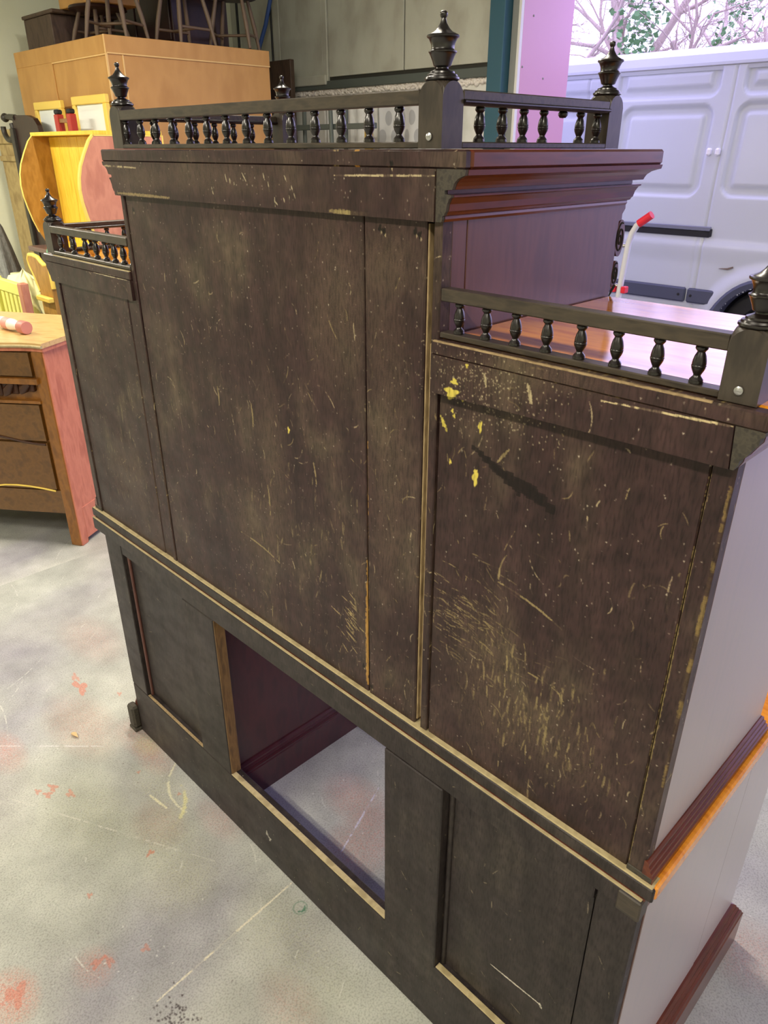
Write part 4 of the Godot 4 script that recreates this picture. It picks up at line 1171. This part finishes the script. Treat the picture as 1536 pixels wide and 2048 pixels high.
func chest() -> void:
	var t := thing("chest_of_drawers", "walnut chest with a bowed front and reddish side, left of the cabinet", "chest", Vector3(-1.99, 0, -0.386), 30.0)
	var W := 1.0
	var bow := func(x: float) -> float: return 0.05 * pow(sin(PI * clampf(-x / W, 0.0, 1.0)), 1.3)
	# bowed slab between x0..x1, y0..y1, proud by p
	var slab := func(st: SurfaceTool, x0: float, x1: float, y0: float, y1: float, p: float, depth: float) -> void:
		var n := 12
		var pts := PackedVector2Array()
		for i in n + 1:
			var x := lerpf(x0, x1, float(i) / n)
			pts.append(Vector2(x, bow.call(x) + p))
		for i in n + 1:
			var x := lerpf(x1, x0, float(i) / n)
			pts.append(Vector2(x, bow.call(x) + p - depth))
		ext(st, pts, Vector3(0, y0, 0), Vector3(1, 0, 0), Vector3(0, 0, 1), Vector3(0, y1 - y0, 0))
	var st := mb()
	bx(st, Vector3(-0.02, 0.15, -0.46), Vector3(0, 0.87, -0.005), 0.002)
	obj("side_panel", st, M.rosewood, t)
	box("side_panel", Vector3(-W, 0.15, -0.46), Vector3(-W + 0.02, 0.87, -0.005), M.rosewood, t)
	var sf := mb()
	bx(sf, Vector3(-0.004, 0.0, -0.038), Vector3(0.004, 0.87, 0.004), 0.002)
	obj("side_stile", sf, M.rosewood, t)
	box("side_foot_rail", Vector3(-0.004, 0.02, -0.46), Vector3(0.003, 0.17, -0.038), M.rosewood, t, 0.002)
	box("back_panel", Vector3(-W + 0.02, 0.1, -0.46), Vector3(-0.02, 0.87, -0.45), M.dark_box, t)
	for x: float in [-0.052, -W]:
		box("front_leg", Vector3(x, 0.0, -0.05), Vector3(x + 0.05, 0.87, 0.008), M.walnut, t, 0.003)
		box("back_leg", Vector3(x, 0.0, -0.46), Vector3(x + 0.05, 0.87, -0.41), M.walnut, t, 0.003)
	var fr := mb()
	slab.call(fr, -W + 0.05, -0.052, 0.155, 0.868, -0.012, 0.02)
	obj("front_frame", fr, M.walnut, t)
	for e: Array in [[0.765, 0.86, "burl"], [0.49, 0.645, "burl"], [0.27, 0.48, "burl"]]:
		var d := mb()
		slab.call(d, -W + 0.06, -0.065, e[0], e[1], 0.004, 0.018)
		obj("drawer", d, M[e[2]], t)
	var le := mb()
	slab.call(le, -W + 0.04, -0.04, 0.735, 0.758, 0.018, 0.04)
	obj("ledge", le, M.walnut, t)
	var r2 := mb()
	slab.call(r2, -W + 0.05, -0.05, 0.652, 0.664, 0.01, 0.03)
	obj("rail", r2, M.walnut, t)
	# carved swag under the ledge
	var cv := mb()
	var cp := PackedVector2Array()
	for i in 25:
		var x := lerpf(-0.07, -W + 0.07, i / 24.0)
		cp.append(Vector2(x, 0.735))
	for i in 25:
		var x := lerpf(-W + 0.07, -0.07, i / 24.0)
		cp.append(Vector2(x, 0.73 - 0.075 * pow(sin(PI * i / 24.0), 0.6)))
	for i in 12:
		var x := -0.09 - i * 0.07
		var yb := 0.725 - 0.05 * sin(PI * clampf((-x - 0.03) / 0.94, 0.0, 1.0))
		tube(cv, [Vector3(x, 0.735, bow.call(x) + 0.004), Vector3(x - 0.02, yb, bow.call(x) + 0.012), Vector3(x - 0.04, yb - 0.02, bow.call(x - 0.04) + 0.002)], [0.012, 0.02, 0.008], 8)
		bx(cv, Vector3(x - 0.06, yb - 0.015, bow.call(x) - 0.02), Vector3(x + 0.02, 0.737, bow.call(x) + 0.004), 0.004)
	obj("carved_swag", cv, M.carved, t)
	# curved line inlay and the pale curved bead near the bottom
	var c1 := mb()
	var p1 := []
	var p2 := []
	for i in 16:
		var x := lerpf(-0.07, -W + 0.07, i / 15.0)
		p1.append(Vector3(x, 0.475 + 0.05 * smoothstep(0.0, 0.35, -x - 0.07), bow.call(x) + 0.005))
		p2.append(Vector3(x, 0.262 + 0.02 * sin(clampf((-x - 0.07) * 9.0, 0.0, PI)) - 0.02 * smoothstep(0.3, 0.5, -x), bow.call(x) + 0.005))
	tube(c1, p1, 0.005, 8)
	obj("dark_bead", c1, M.carved, t)
	var c2 := mb()
	tube(c2, p2, 0.004, 8)
	obj("pale_bead", c2, M.pine_edge, t)
	var ap := mb()
	slab.call(ap, -W + 0.05, -0.052, 0.155, 0.262, 0.0, 0.02)
	obj("apron", ap, M.burl, t)
	# top
	var tp := mb()
	var outl := PackedVector2Array()
	for i in 25:
		var x := lerpf(0.016, -W - 0.016, i / 24.0)
		outl.append(Vector2(x, bow.call(x) + 0.02 + 0.006 * sin(26.0 * x)))
	outl.append(Vector2(-W - 0.016, -0.48))
	outl.append(Vector2(0.016, -0.48))
	ext(tp, outl, Vector3(0, 0.883, 0), Vector3(1, 0, 0), Vector3(0, 0, 1), Vector3(0, 0.019, 0))
	var top := obj("top", tp, M.chest_top, t)
	var tm := mb()
	var o2 := PackedVector2Array()
	for v in outl: o2.append(Vector2(v.x * 0.994 - 0.003, v.y - 0.006))
	ext(tm, o2, Vector3(0, 0.868, 0), Vector3(1, 0, 0), Vector3(0, 0, 1), Vector3(0, 0.0145, 0))
	obj("top_moulding", tm, M.rosewood, top)
	var te := mb()
	var ep := []
	for i in 25:
		var v := outl[i]
		ep.append(Vector3(v.x, 0.889, v.y + 0.001))
	tube(te, ep, 0.0065, 6)
	obj("pale_edge", te, M.dust, top)
	# bottle lying on the chest
	var b := thing("bottle", "small white bottle with a pinkish brown cap lying on the chest", "bottle", Vector3(-2.2, 0.9285, -0.4), 8.0)
	var bs := mb()
	var ax := Basis(Vector3(0, 0, 1), PI / 2)
	lathe(bs, [Vector2(0.0, 0.0), Vector2(0.012, 0.002), Vector2(0.017, 0.015), Vector2(0.019, 0.045), Vector2(0.024, 0.07), Vector2(0.024, 0.16), Vector2(0.022, 0.165), Vector2(0.0, 0.166)], Vector3.ZERO, 24, ax)
	obj("body", bs, M.bottle, b)
	var cs := mb()
	lathe(cs, [Vector2(0.0, -0.036), Vector2(0.024, -0.036), Vector2(0.0262, -0.033), Vector2(0.0262, 0.006), Vector2(0.02, 0.008), Vector2(0.0, 0.008)], Vector3.ZERO, 24, ax)
	obj("cap", cs, M.cap, b)
	var lb := mb()
	lathe(lb, [Vector2(0.0243, 0.085), Vector2(0.0243, 0.13)], Vector3.ZERO, 24, ax)
	obj("label_band", lb, mat(c8(208, 150, 140), 0.5), b)

func hood() -> void:
	# pine case with bellied sides standing on a dark side table
	var tb := thing("side_table", "dark brown side table standing under the yellow pine case", "table", Vector3(-3.15, 0, -1.25))
	box("top", Vector3(-0.43, 1.06, -0.27), Vector3(0.43, 1.085, 0.255), M.mahogany, tb, 0.004)
	for x: float in [-0.38, 0.34]:
		for z: float in [-0.27, 0.19]:
			box("leg", Vector3(x, 0, z), Vector3(x + 0.045, 1.06, z + 0.045), M.dark_wood, tb)
	box("frieze", Vector3(-0.37, 0.94, -0.25), Vector3(0.37, 1.06, 0.23), M.dark_wood, tb)
	var t := thing("pine_case", "open yellow pine case with bellied sides, standing behind the bow-fronted chest", "case", Vector3(-3.1525, 1.085, -1.25))
	var side := PackedVector2Array([Vector2(-0.22, 0.0), Vector2(-0.22, 0.555), Vector2(0.144, 0.555)])
	for e: Array in [[0.168, 0.53], [0.2, 0.475], [0.228, 0.42], [0.243, 0.37], [0.25, 0.315], [0.247, 0.26], [0.236, 0.2], [0.222, 0.14], [0.2, 0.075], [0.172, 0.02], [0.16, 0.0]]: side.append(Vector2(e[0], e[1]))
	for s: float in [-1.0, 1.0]:
		var x := 0.3675 * s
		var so := mb()
		ext(so, side, Vector3(x, 0, 0), Vector3(0, 0, 1), Vector3.UP, Vector3(-0.018 * s, 0, 0))
		obj("side", so, M.hood_out if s > 0 else M.pine_brown, t)
		var ed := mb()
		for i in range(2, side.size() - 1):
			var p := side[i]
			var q := side[i + 1]
			var d := (q - p).normalized()
			var nrm := Vector3(0, d.x, -d.y) * -1.0
			if nrm.z < 0: nrm = -nrm
			quad(ed, Vector3(x - 0.0195 * s, p.y, p.x) + nrm * 0.002, Vector3(x + 0.0015 * s, p.y, p.x) + nrm * 0.002, Vector3(x + 0.0015 * s, q.y, q.x) + nrm * 0.002, Vector3(x - 0.0195 * s, q.y, q.x) + nrm * 0.002, nrm)
			quad(ed, Vector3(x + 0.0015 * s, p.y, p.x) + nrm * 0.002, Vector3(x + 0.0015 * s, q.y, q.x) + nrm * 0.002, Vector3(x + 0.0015 * s, q.y, q.x) - nrm * 0.006, Vector3(x + 0.0015 * s, p.y, p.x) - nrm * 0.006, Vector3(s, 0, 0))
		obj("edge_band", ed, M.pine_edge, t)
	box("top_board", Vector3(-0.37, 0.555, -0.22), Vector3(0.37, 0.573, 0.146), M.pine, t)
	for i in 6:
		box("back_plank", Vector3(-0.348 + i * 0.116, 0.0, 0.045), Vector3(-0.3495 + (i + 1) * 0.116, 0.552, 0.06), M.pine, t, 0.003)
	box("bottom_board", Vector3(-0.349, 0.0, -0.2), Vector3(0.349, 0.018, 0.16), M.pine, t)

func stool(at: Vector3, turn: float, label: String, h := 0.325) -> void:
	var t := thing("stool", label, "stool", at, turn, "")
	var k := h / 0.268
	var se := mb()
	lathe(se, [Vector2(0.0, 0.235 * k), Vector2(0.15, 0.237 * k), Vector2(0.175, 0.25 * k), Vector2(0.17, 0.268 * k), Vector2(0.0, 0.2675 * k)], Vector3.ZERO, 24)
	obj("seat", se, M.dark_wood, t)
	for e: Vector2 in [Vector2(1, 1), Vector2(-1, 1), Vector2(-1, -1), Vector2(1, -1)]:
		var lg := mb()
		tube(lg, [Vector3(e.x * 0.13, 0.004, e.y * 0.13), Vector3(e.x * 0.11, 0.11 * k, e.y * 0.11), Vector3(e.x * 0.08, 0.24 * k, e.y * 0.08)], [0.009, 0.014, 0.011], 10)
		obj("leg", lg, M.stool_leg, t)
	var rg := mb()
	tube(rg, [Vector3(-0.112, 0.09, 0.112), Vector3(-0.112, 0.09, -0.112)], 0.008, 8)
	tube(rg, [Vector3(0.112, 0.09, 0.112), Vector3(0.112, 0.09, -0.112)], 0.008, 8)
	tube(rg, [Vector3(-0.112, 0.09, 0), Vector3(0.112, 0.09, 0)], 0.008, 8)
	obj("stretcher", rg, M.stool_leg, t)

func wardrobe_and_stools() -> void:
	var t := thing("wardrobe", "large tan plywood wardrobe against the far left wall, furniture piled on top", "wardrobe", Vector3(-3.539, 0, -1.62))
	box("carcass", Vector3(-1.29, 0, -1.13), Vector3(0, 2.15, 0), M.ply, t, 0.003)
	box("top_band", Vector3(-1.29, 2.06, 0.0), Vector3(0.004, 2.15, 0.006), M.ply, t, 0.002)
	box("top_band", Vector3(0.0, 2.065, -1.13), Vector3(0.006, 2.15, 0.004), M.ply, t, 0.002)
	box("edge_strip", Vector3(0.0, 2.058, -1.13), Vector3(0.008, 2.066, 0.002), M.ply_edge, t, 0.001)
	box("edge_strip", Vector3(-0.004, 0.0, -0.004), Vector3(0.004, 2.15, 0.0085), M.ply_edge, t, 0.001)
	box("frame_stile", Vector3(-1.29, 0.0, 0.0), Vector3(-0.72, 2.06, 0.006), M.ply, t, 0.002)
	box("inset_strip", Vector3(-0.72, 2.052, 0.0), Vector3(-0.004, 2.06, 0.008), M.ply_edge, t, 0.001)
	box("corner_strip", Vector3(0.0, 0.0, -0.1), Vector3(0.004, 2.058, -0.09), M.ply_edge, t, 0.001)
	var db := thing("wooden_box", "dark wooden box at the left end of the wardrobe top", "box", Vector3(-4.64, 2.15, -1.86))
	box("body", Vector3(-0.21, 0, -0.3), Vector3(0.21, 0.195, 0.13), M.dark_box, db, 0.004)
	box("lid", Vector3(-0.218, 0.196, -0.306), Vector3(0.26, 0.216, 0.138), M.dark_box, db, 0.004)
	stool(Vector3(-4.16, 2.15, -1.92), 10.0, "short dark stool beside the dark wooden box, a tan board on it", 0.2155)
	stool(Vector3(-3.78, 2.15, -1.83), 32.0, "dark stool with splayed pale legs at the wardrobe's near corner")
	stool(Vector3(-3.72, 2.15, -2.25), 5.0, "third stool along the wardrobe top, behind the near-corner stool")
	stool(Vector3(-3.72, 2.15, -2.62), 40.0, "stool farthest back on the wardrobe top, near the wall")
	var bd := thing("tan_board", "tan board lying on the dark wooden box and the short stool", "board", Vector3(-4.17, 2.3668, -1.9))
	box("plank", Vector3(-0.24, 0, -0.2), Vector3(0.21, 0.14, 0.11), M.ply, bd, 0.003)
	# dark headboard piece leaning at the back of the wardrobe top
	var pn := thing("dark_cupboard", "dark cupboard standing at the back of the wardrobe top behind the stools", "cupboard", Vector3(-4.38, 2.15, -2.5))
	box("body", Vector3(-0.45, 0.03, -0.22), Vector3(0.45, 0.9, 0.2), M.dark_wood, pn, 0.004)
	box("top", Vector3(-0.46, 0.9, -0.23), Vector3(0.46, 0.92, 0.22), M.dark_wood, pn, 0.004)
	for s: float in [-1.0, 1.0]:
		box("door", Vector3(0.01 * s, 0.06, 0.2), Vector3(0.43 * s, 0.86, 0.212), M.dark_wood, pn, 0.004)
	box("plinth", Vector3(-0.43, 0, -0.2), Vector3(0.43, 0.03, 0.18), M.dark_wood, pn, 0.004)
	# ropes and cables
	var rp := mb()
	tube(rp, [Vector3(-4.47, 4.2, -3.5), Vector3(-4.46, 2.62, -3.5), Vector3(-4.53, 2.45, -3.49), Vector3(-4.62, 2.3, -3.48), Vector3(-4.66, 1.7, -3.47)], 0.016, 8)
	tag(obj("blue_strap", rp, M.blue), "blue strap hanging from the ceiling behind the wardrobe", "strap")
	var cb := mb()
	tube(cb, [Vector3(-4.55, 4.2, -3.56), Vector3(-4.55, 2.05, -3.56)], 0.009, 6)
	tag(obj("black_cable", cb, M.dark_metal), "black cable running down the wall beside the blue strap", "cable")
	var cb2 := mb()
	tube(cb2, [Vector3(-5.0, 4.2, -3.56), Vector3(-5.0, 2.05, -3.56)], 0.011, 6)
	tag(obj("black_cable", cb2, M.dark_metal), "black cable on the wall in the dark above the wardrobe", "cable")
	# framed boards leaning on the wardrobe front
	for e: Array in [[-3.665, 1.855, 0.43, "pine framed white board leaning on the wardrobe, right of the red posts"], [-4.24, 1.845, 0.4, "pine framed white board leaning on the wardrobe, left of the red posts"]]:
		var f := thing("framed_board", e[3], "board", Vector3(e[0], 0.0, -1.53), 0.0, "pine framed white boards on the wardrobe front")
		var h: float = e[1]
		var w: float = e[2] * 0.5
		box("board", Vector3(-w + 0.02, 0.02, -0.02), Vector3(w - 0.02, h - 0.02, -0.008), M.board_white, f)
		box("frame_rail", Vector3(-w, h - 0.045, -0.022), Vector3(w, h, 0.006), M.pine_edge, f, 0.004)
		box("frame_rail", Vector3(-w, 0.0, -0.022), Vector3(w, 0.045, 0.006), M.pine_edge, f, 0.004)
		box("frame_stile", Vector3(-w, 0.045, -0.022), Vector3(-w + 0.04, h - 0.045, 0.006), M.pine_edge, f, 0.004)
		box("frame_stile", Vector3(w - 0.04, 0.045, -0.022), Vector3(w, h - 0.045, 0.006), M.pine_edge, f, 0.004)
	# red frame
	var rf := thing("red_frame", "red two-post frame with brown crossbar standing between the white boards", "frame", Vector3(-3.765, 0, -1.42))
	for s: float in [-1.0, 1.0]:
		var p := box("post", Vector3(0.085 * s - 0.024, 0, -0.02), Vector3(0.085 * s + 0.024, 1.76, 0.02), mat(c8(170, 44, 32), 0.5), rf, 0.004)
		box("cap", Vector3(0.085 * s - 0.022, 1.76, -0.018), Vector3(0.085 * s + 0.022, 1.785, 0.018), M.rubber, p, 0.006)
	for yy: float in [1.725, 0.9, 0.2]:
		box("crossbar", Vector3(-0.062, yy - 0.01, -0.012), Vector3(0.062, yy + 0.012, 0.012), M.walnut, rf)

func wavy(st: SurfaceTool, x0: float, x1: float, y0: float, y1: float, amp: float, freq: float, thick: float) -> void:
	var n := 40
	for i in n:
		var xa := lerpf(x0, x1, float(i) / n)
		var xb := lerpf(x0, x1, float(i + 1) / n)
		var za := amp * sin(xa * freq) + amp * 0.5 * sin(xa * freq * 2.3 + 1.0)
		var zb := amp * sin(xb * freq) + amp * 0.5 * sin(xb * freq * 2.3 + 1.0)
		quad(st, Vector3(xa, y0, za), Vector3(xb, y0, zb), Vector3(xb, y1, zb), Vector3(xa, y1, za), Vector3(0, 0, 1))
		quad(st, Vector3(xa, y0, za - thick), Vector3(xb, y0, zb - thick), Vector3(xb, y1, zb - thick), Vector3(xa, y1, za - thick), Vector3(0, 0, -1))
		quad(st, Vector3(xa, y1, za), Vector3(xb, y1, zb), Vector3(xb, y1, zb - thick), Vector3(xa, y1, za - thick), Vector3.UP)

func back_corner() -> void:
	var lb := thing("brown_board", "tall dark brown board standing against the wall beside the wardrobe", "board", Vector3(-4.27, 0, -3.42))
	box("board", Vector3(-0.16, 0, -0.02), Vector3(0.135, 2.19, 0.02), M.dark_box, lb, 0.004)
	box("batten", Vector3(-0.16, 1.7, 0.02), Vector3(0.06, 2.0, 0.05), M.dark_wood, lb, 0.004)
	# clothes airer with white sheets and an oval-patterned cloth
	var rk := thing("airer", "dark grey trestle rack standing in front of the white wall", "rack", Vector3(-3.35, 0, -3.15))
	box("bar", Vector3(-0.45, 1.7, -0.015), Vector3(0.4, 1.735, 0.015), M.trim_grey, rk, 0.004)
	for x: float in [-0.42, 0.03]:
		for s: float in [-1.0, 1.0]:
			var lg := mb()
			tube(lg, [Vector3(x - 0.06 * s, 1.88, 0.02 * s), Vector3(x + 0.25 * s, 0.0, 0.25 * s)], 0.015, 8)
			obj("leg", lg, M.trim_grey, rk)
	var ws := mb()
	wavy(ws, -0.3, 0.3, -0.9, 0.24, 0.02, 24.0, 0.012)
	var o := obj("white_sheet", ws, M.white_cloth)
	o.position = Vector3(-3.5, 1.62, -3.42)
	tag(o, "pale grey sheet hanging in folds on the far wall", "sheet")
	var oc := mb()
	wavy(oc, -0.28, 0.28, -0.9, 0.27, 0.012, 16.0, 0.02)
	var o2 := obj("patterned_cloth", oc, M.oval_cloth)
	o2.position = Vector3(-2.9, 1.6, -3.42)
	tag(o2, "pale grey cloth with darker oval pattern hanging behind the gallery spindles", "cloth")
	var yc := mb()
	wavy(yc, -0.04, 0.05, -0.3, 0.12, 0.01, 40.0, 0.015)
	var o3 := obj("yellow_cloth", yc, mat(c8(206, 176, 96), 0.9))
	o3.position = Vector3(-3.17, 1.62, -3.28)
	tag(o3, "small yellow cloth hanging beside the patterned cloth", "cloth")

func left_corner() -> void:
	# worn upright back of a piece of furniture
	var wb := thing("worn_board", "worn light brown furniture back standing upright at the left wall", "board", Vector3(-4.76, 0, -1.5))
	box("panel", Vector3(-0.345, 0, -0.03), Vector3(0.0, 1.7, 0.0), M.worn_board, wb, 0.004)
	for e: Array in [[1.61, 1.66], [1.5, 1.535]]:
		box("rail", Vector3(-0.345, e[0], 0.0), Vector3(0.004, e[1], 0.014), M.worn_board, wb, 0.004)
	var hb := thing("headboard", "dark headboard with a scrolled top end, standing behind the yellow pine case", "headboard", Vector3(-4.75, 0, -1.44))
	var pn := mb()
	ext(pn, PackedVector2Array([Vector2(0.16, 0.1), Vector2(0.16, 1.765), Vector2(0.2, 1.775), Vector2(0.4, 1.77), Vector2(0.5, 1.75), Vector2(0.545, 1.71), Vector2(0.575, 1.6), Vector2(0.6, 1.3), Vector2(0.6, 0.1)]), Vector3(0, 0, -0.02), Vector3.RIGHT, Vector3.UP, Vector3(0, 0, 0.03))
	obj("panel", pn, M.dark_wood, hb)
	var ps := mb()
	bx(ps, Vector3(0.13, 0, -0.02), Vector3(0.18, 1.7, 0.03), 0.004)
	tube(ps, [Vector3(0.2, 1.76, 0.0), Vector3(0.09, 1.768, 0.0), Vector3(0.03, 1.768, 0.0)], [0.02, 0.018, 0.014], 8)
	var arc := []
	for k in 14:
		var a := lerpf(0.4, -PI - 0.2, k / 13.0)
		arc.append(Vector3(0.05 + 0.085 * cos(a), 1.7 + 0.07 * sin(a), 0.005))
	tube(ps, arc, 0.018, 8)
	lathe(ps, [Vector2(0, -0.028), Vector2(0.015, -0.023), Vector2(0.026, -0.01), Vector2(0.028, 0.0), Vector2(0.026, 0.01), Vector2(0.015, 0.023), Vector2(0, 0.028)], Vector3(0.02, 1.765, 0.0), 16)
	obj("scrolled_post", ps, mat(c8(48, 44, 38), 0.45), hb)
	# grey blanket over a hidden stand
	var gb := mb()
	var n := 56
	var prev := []
	for j in 9:
		var tt := j / 8.0
		var ring := []
		for i in n:
			var a := TAU * i / n
			var r := lerpf(0.03, 0.3, pow(tt, 0.75)) * (1.0 + 0.14 * tt * sin(a * 9.0) + 0.07 * tt * sin(a * 5.0 + 1.0))
			ring.append(Vector3(r * cos(a), lerpf(1.22, 0.0, pow(tt, 1.25)), r * sin(a) * 0.7))
		if j:
			for i in n:
				quad(gb, prev[i], prev[(i + 1) % n], ring[(i + 1) % n], ring[i], Vector3(cos(TAU * (i + 0.5) / n), 0.3, sin(TAU * (i + 0.5) / n)))
		prev = ring
	var g := obj("grey_blanket", gb, M.grey_cloth)
	g.position = Vector3(-4.36, 0, -1.08)
	tag(g, "grey blanket draped to the floor in front of the worn board", "blanket")
	# lime slatted chair
	var ch := thing("slatted_chair", "lime yellow slatted chair with one brown post behind the chest", "chair", Vector3(-3.03, 0, -0.72))
	for x: float in [-0.36, 0.0]:
		box("back_post", Vector3(x, 0, -0.02), Vector3(x + 0.05, 0.975, 0.02), M.hood_out if x == 0.0 else M.lime, ch, 0.004)
		box("front_leg", Vector3(x, 0, 0.21), Vector3(x + 0.04, 0.42, 0.25), M.lime, ch, 0.004)
	box("top_rail", Vector3(-0.31, 0.905, -0.015), Vector3(0.0, 0.968, 0.012), M.lime, ch, 0.006)
	box("lower_rail", Vector3(-0.315, 0.5, -0.014), Vector3(0.0, 0.54, 0.01), M.lime, ch, 0.004)
	box("seat", Vector3(-0.36, 0.42, -0.02), Vector3(0.045, 0.45, 0.26), M.lime, ch, 0.006)
	for i in 5:
		box("slat", Vector3(-0.295 + i * 0.058, 0.54, -0.008), Vector3(-0.257 + i * 0.058, 0.905, 0.006), M.lime, ch, 0.003)
	# cream cloth sack
	var sk := mb()
	var nz := noise(2.4, 55, 3)
	var rows := 26
	var cols := 40
	var grid := []
	for j in rows + 1:
		var ring := []
		var tt := float(j) / rows
		for i in cols:
			var a := TAU * i / cols
			var r := 0.17 * pow(sin(PI * clampf(tt * 0.93 + 0.07, 0.0, 1.0)), 0.24) if tt < 0.98 else 0.0
			if tt < 0.05: r = 0.15
			var d := nz.get_noise_3d(cos(a) * 0.6, tt * 2.2, sin(a) * 0.6)
			r *= 1.0 + 0.3 * d + 0.03 * sin(a * 11.0 + tt * 9.0)
			ring.append(Vector3(r * 1.3 * cos(a), 0.97 * tt * (1.0 + 0.05 * d), r * 0.62 * sin(a)))
		grid.append(ring)
	sk.set_smooth_group(0)
	for j in rows:
		for i in cols:
			var q := [grid[j][i], grid[j + 1][i], grid[j + 1][(i + 1) % cols], grid[j][(i + 1) % cols]]
			for k: int in [0, 2, 1, 0, 3, 2]:
				sk.set_uv(Vector2(q[k].x + q[k].z, q[k].y))
				sk.add_vertex(q[k])
	sk.index()
	sk.generate_normals()
	var so := obj("cloth_sack", sk, M.cream)
	so.position = Vector3(-3.42, 0, -0.885)
	tag(so, "lumpy cream cloth sack standing between the lime chair and the cabinet", "sack")
	# small scalloped pine rack
	var sr := thing("pine_rack", "small pine rack with scalloped sides in front of the side table", "rack", Vector3(-3.1, 0, -0.86))
	var sp := PackedVector2Array([Vector2(-0.06, 0.0), Vector2(-0.068, 0.9), Vector2(-0.11, 0.97), Vector2(-0.15, 1.02), Vector2(-0.16, 1.055), Vector2(-0.14, 1.076), Vector2(-0.09, 1.08), Vector2(-0.03, 1.073), Vector2(0.0, 1.055), Vector2(0.035, 1.041), Vector2(0.07, 1.045), Vector2(0.1, 1.04), Vector2(0.101, 0.93), Vector2(0.1, 0.0)])
	for e: Array in [[-0.02, "pine_brown"], [-0.11, "mint"]]:
		var s1 := mb()
		var pp := sp.duplicate()
		if e[0] < -0.1:
			for i in pp.size(): pp[i] = Vector2(pp[i].x * 0.9 + 0.03, pp[i].y + (0.03 if pp[i].y > 0.5 else 0.0))
		ext(s1, pp, Vector3(0, 0, e[0]), Vector3.RIGHT, Vector3.UP, Vector3(0, 0, 0.02))
		obj("side", s1, M[e[1]], sr)
	var eb := mb()
	var ep := []
	for i in range(1, 13): ep.append(Vector3(sp[i].x, sp[i].y, -0.008))
	tube(eb, ep, 0.012, 8)
	obj("edge", eb, M.pine_edge, sr)
	box("shelf", Vector3(-0.06, 0.86, 0.0), Vector3(0.1, 0.885, 0.03), M.pine_edge, sr, 0.004)
	box("crossbar", Vector3(-0.05, 0.1, -0.09), Vector3(0.09, 0.14, -0.02), M.pine_brown, sr, 0.004)

func hand_truck() -> void:
	var t := thing("hand_truck", "silver tube hand truck with a red grip standing by the open doorway", "hand truck", Vector3(-1.075, 0, -3.2))
	var tb := mb()
	tube(tb, [Vector3(-0.02, 0.06, 0), Vector3(0.0, 0.85, 0), Vector3(0.016, 1.12, 0), Vector3(0.028, 1.175, 0), Vector3(0.05, 1.215, 0), Vector3(0.075, 1.235, 0)], 0.016, 12)
	obj("tube", tb, mat(c8(206, 206, 214), 0.4), t)
	var gr := mb()
	tube(gr, [Vector3(0.06, 1.225, 0), Vector3(0.125, 1.272, 0)], 0.021, 12)
	obj("grip", gr, M.red, t)
	var t2 := mb()
	tube(t2, [Vector3(-0.32, 0.06, 0), Vector3(-0.3, 0.85, 0), Vector3(-0.28, 1.13, 0)], 0.016, 12)
	obj("tube", t2, mat(c8(206, 206, 214), 0.4), t)
	for yy: float in [0.3, 0.6, 0.9, 1.11]:
		var cb := mb()
		tube(cb, [Vector3(-0.01 + 0.02 * yy, yy, 0), Vector3(-0.32 + 0.03 * yy, yy, 0)], 0.011, 8)
		obj("crossbar", cb, M.steel, t)
	for x: float in [-0.03, 0.03]:
		box("bracket", Vector3(x - 0.013, 0.865, -0.022), Vector3(x + 0.013, 0.9, 0.022), M.red, t, 0.004)
	box("toe_plate", Vector3(-0.34, 0.02, -0.2), Vector3(0.0, 0.032, 0.02), M.steel, t, 0.003)
	for xx: float in [0.045, -0.385]:
		var ax := Basis(Vector3(0, 0, 1), PI / 2)
		var wl := mb()
		lathe(wl, [Vector2(0.03, -0.025), Vector2(0.1, -0.022), Vector2(0.115, -0.01), Vector2(0.115, 0.01), Vector2(0.1, 0.022), Vector2(0.03, 0.025)], Vector3(xx, 0.115, 0.08), 24, ax)
		var w := obj("wheel", wl, M.rubber, t)
		var hb := mb()
		lathe(hb, [Vector2(0.0, -0.028), Vector2(0.05, -0.028), Vector2(0.05, 0.028), Vector2(0.0, 0.028)], Vector3(xx, 0.115, 0.08), 16, ax)
		obj("hub", hb, M.red, w)
	var axl := mb()
	tube(axl, [Vector3(0.045, 0.115, 0.08), Vector3(-0.385, 0.115, 0.08)], 0.01, 8)
	obj("axle", axl, M.steel, t)
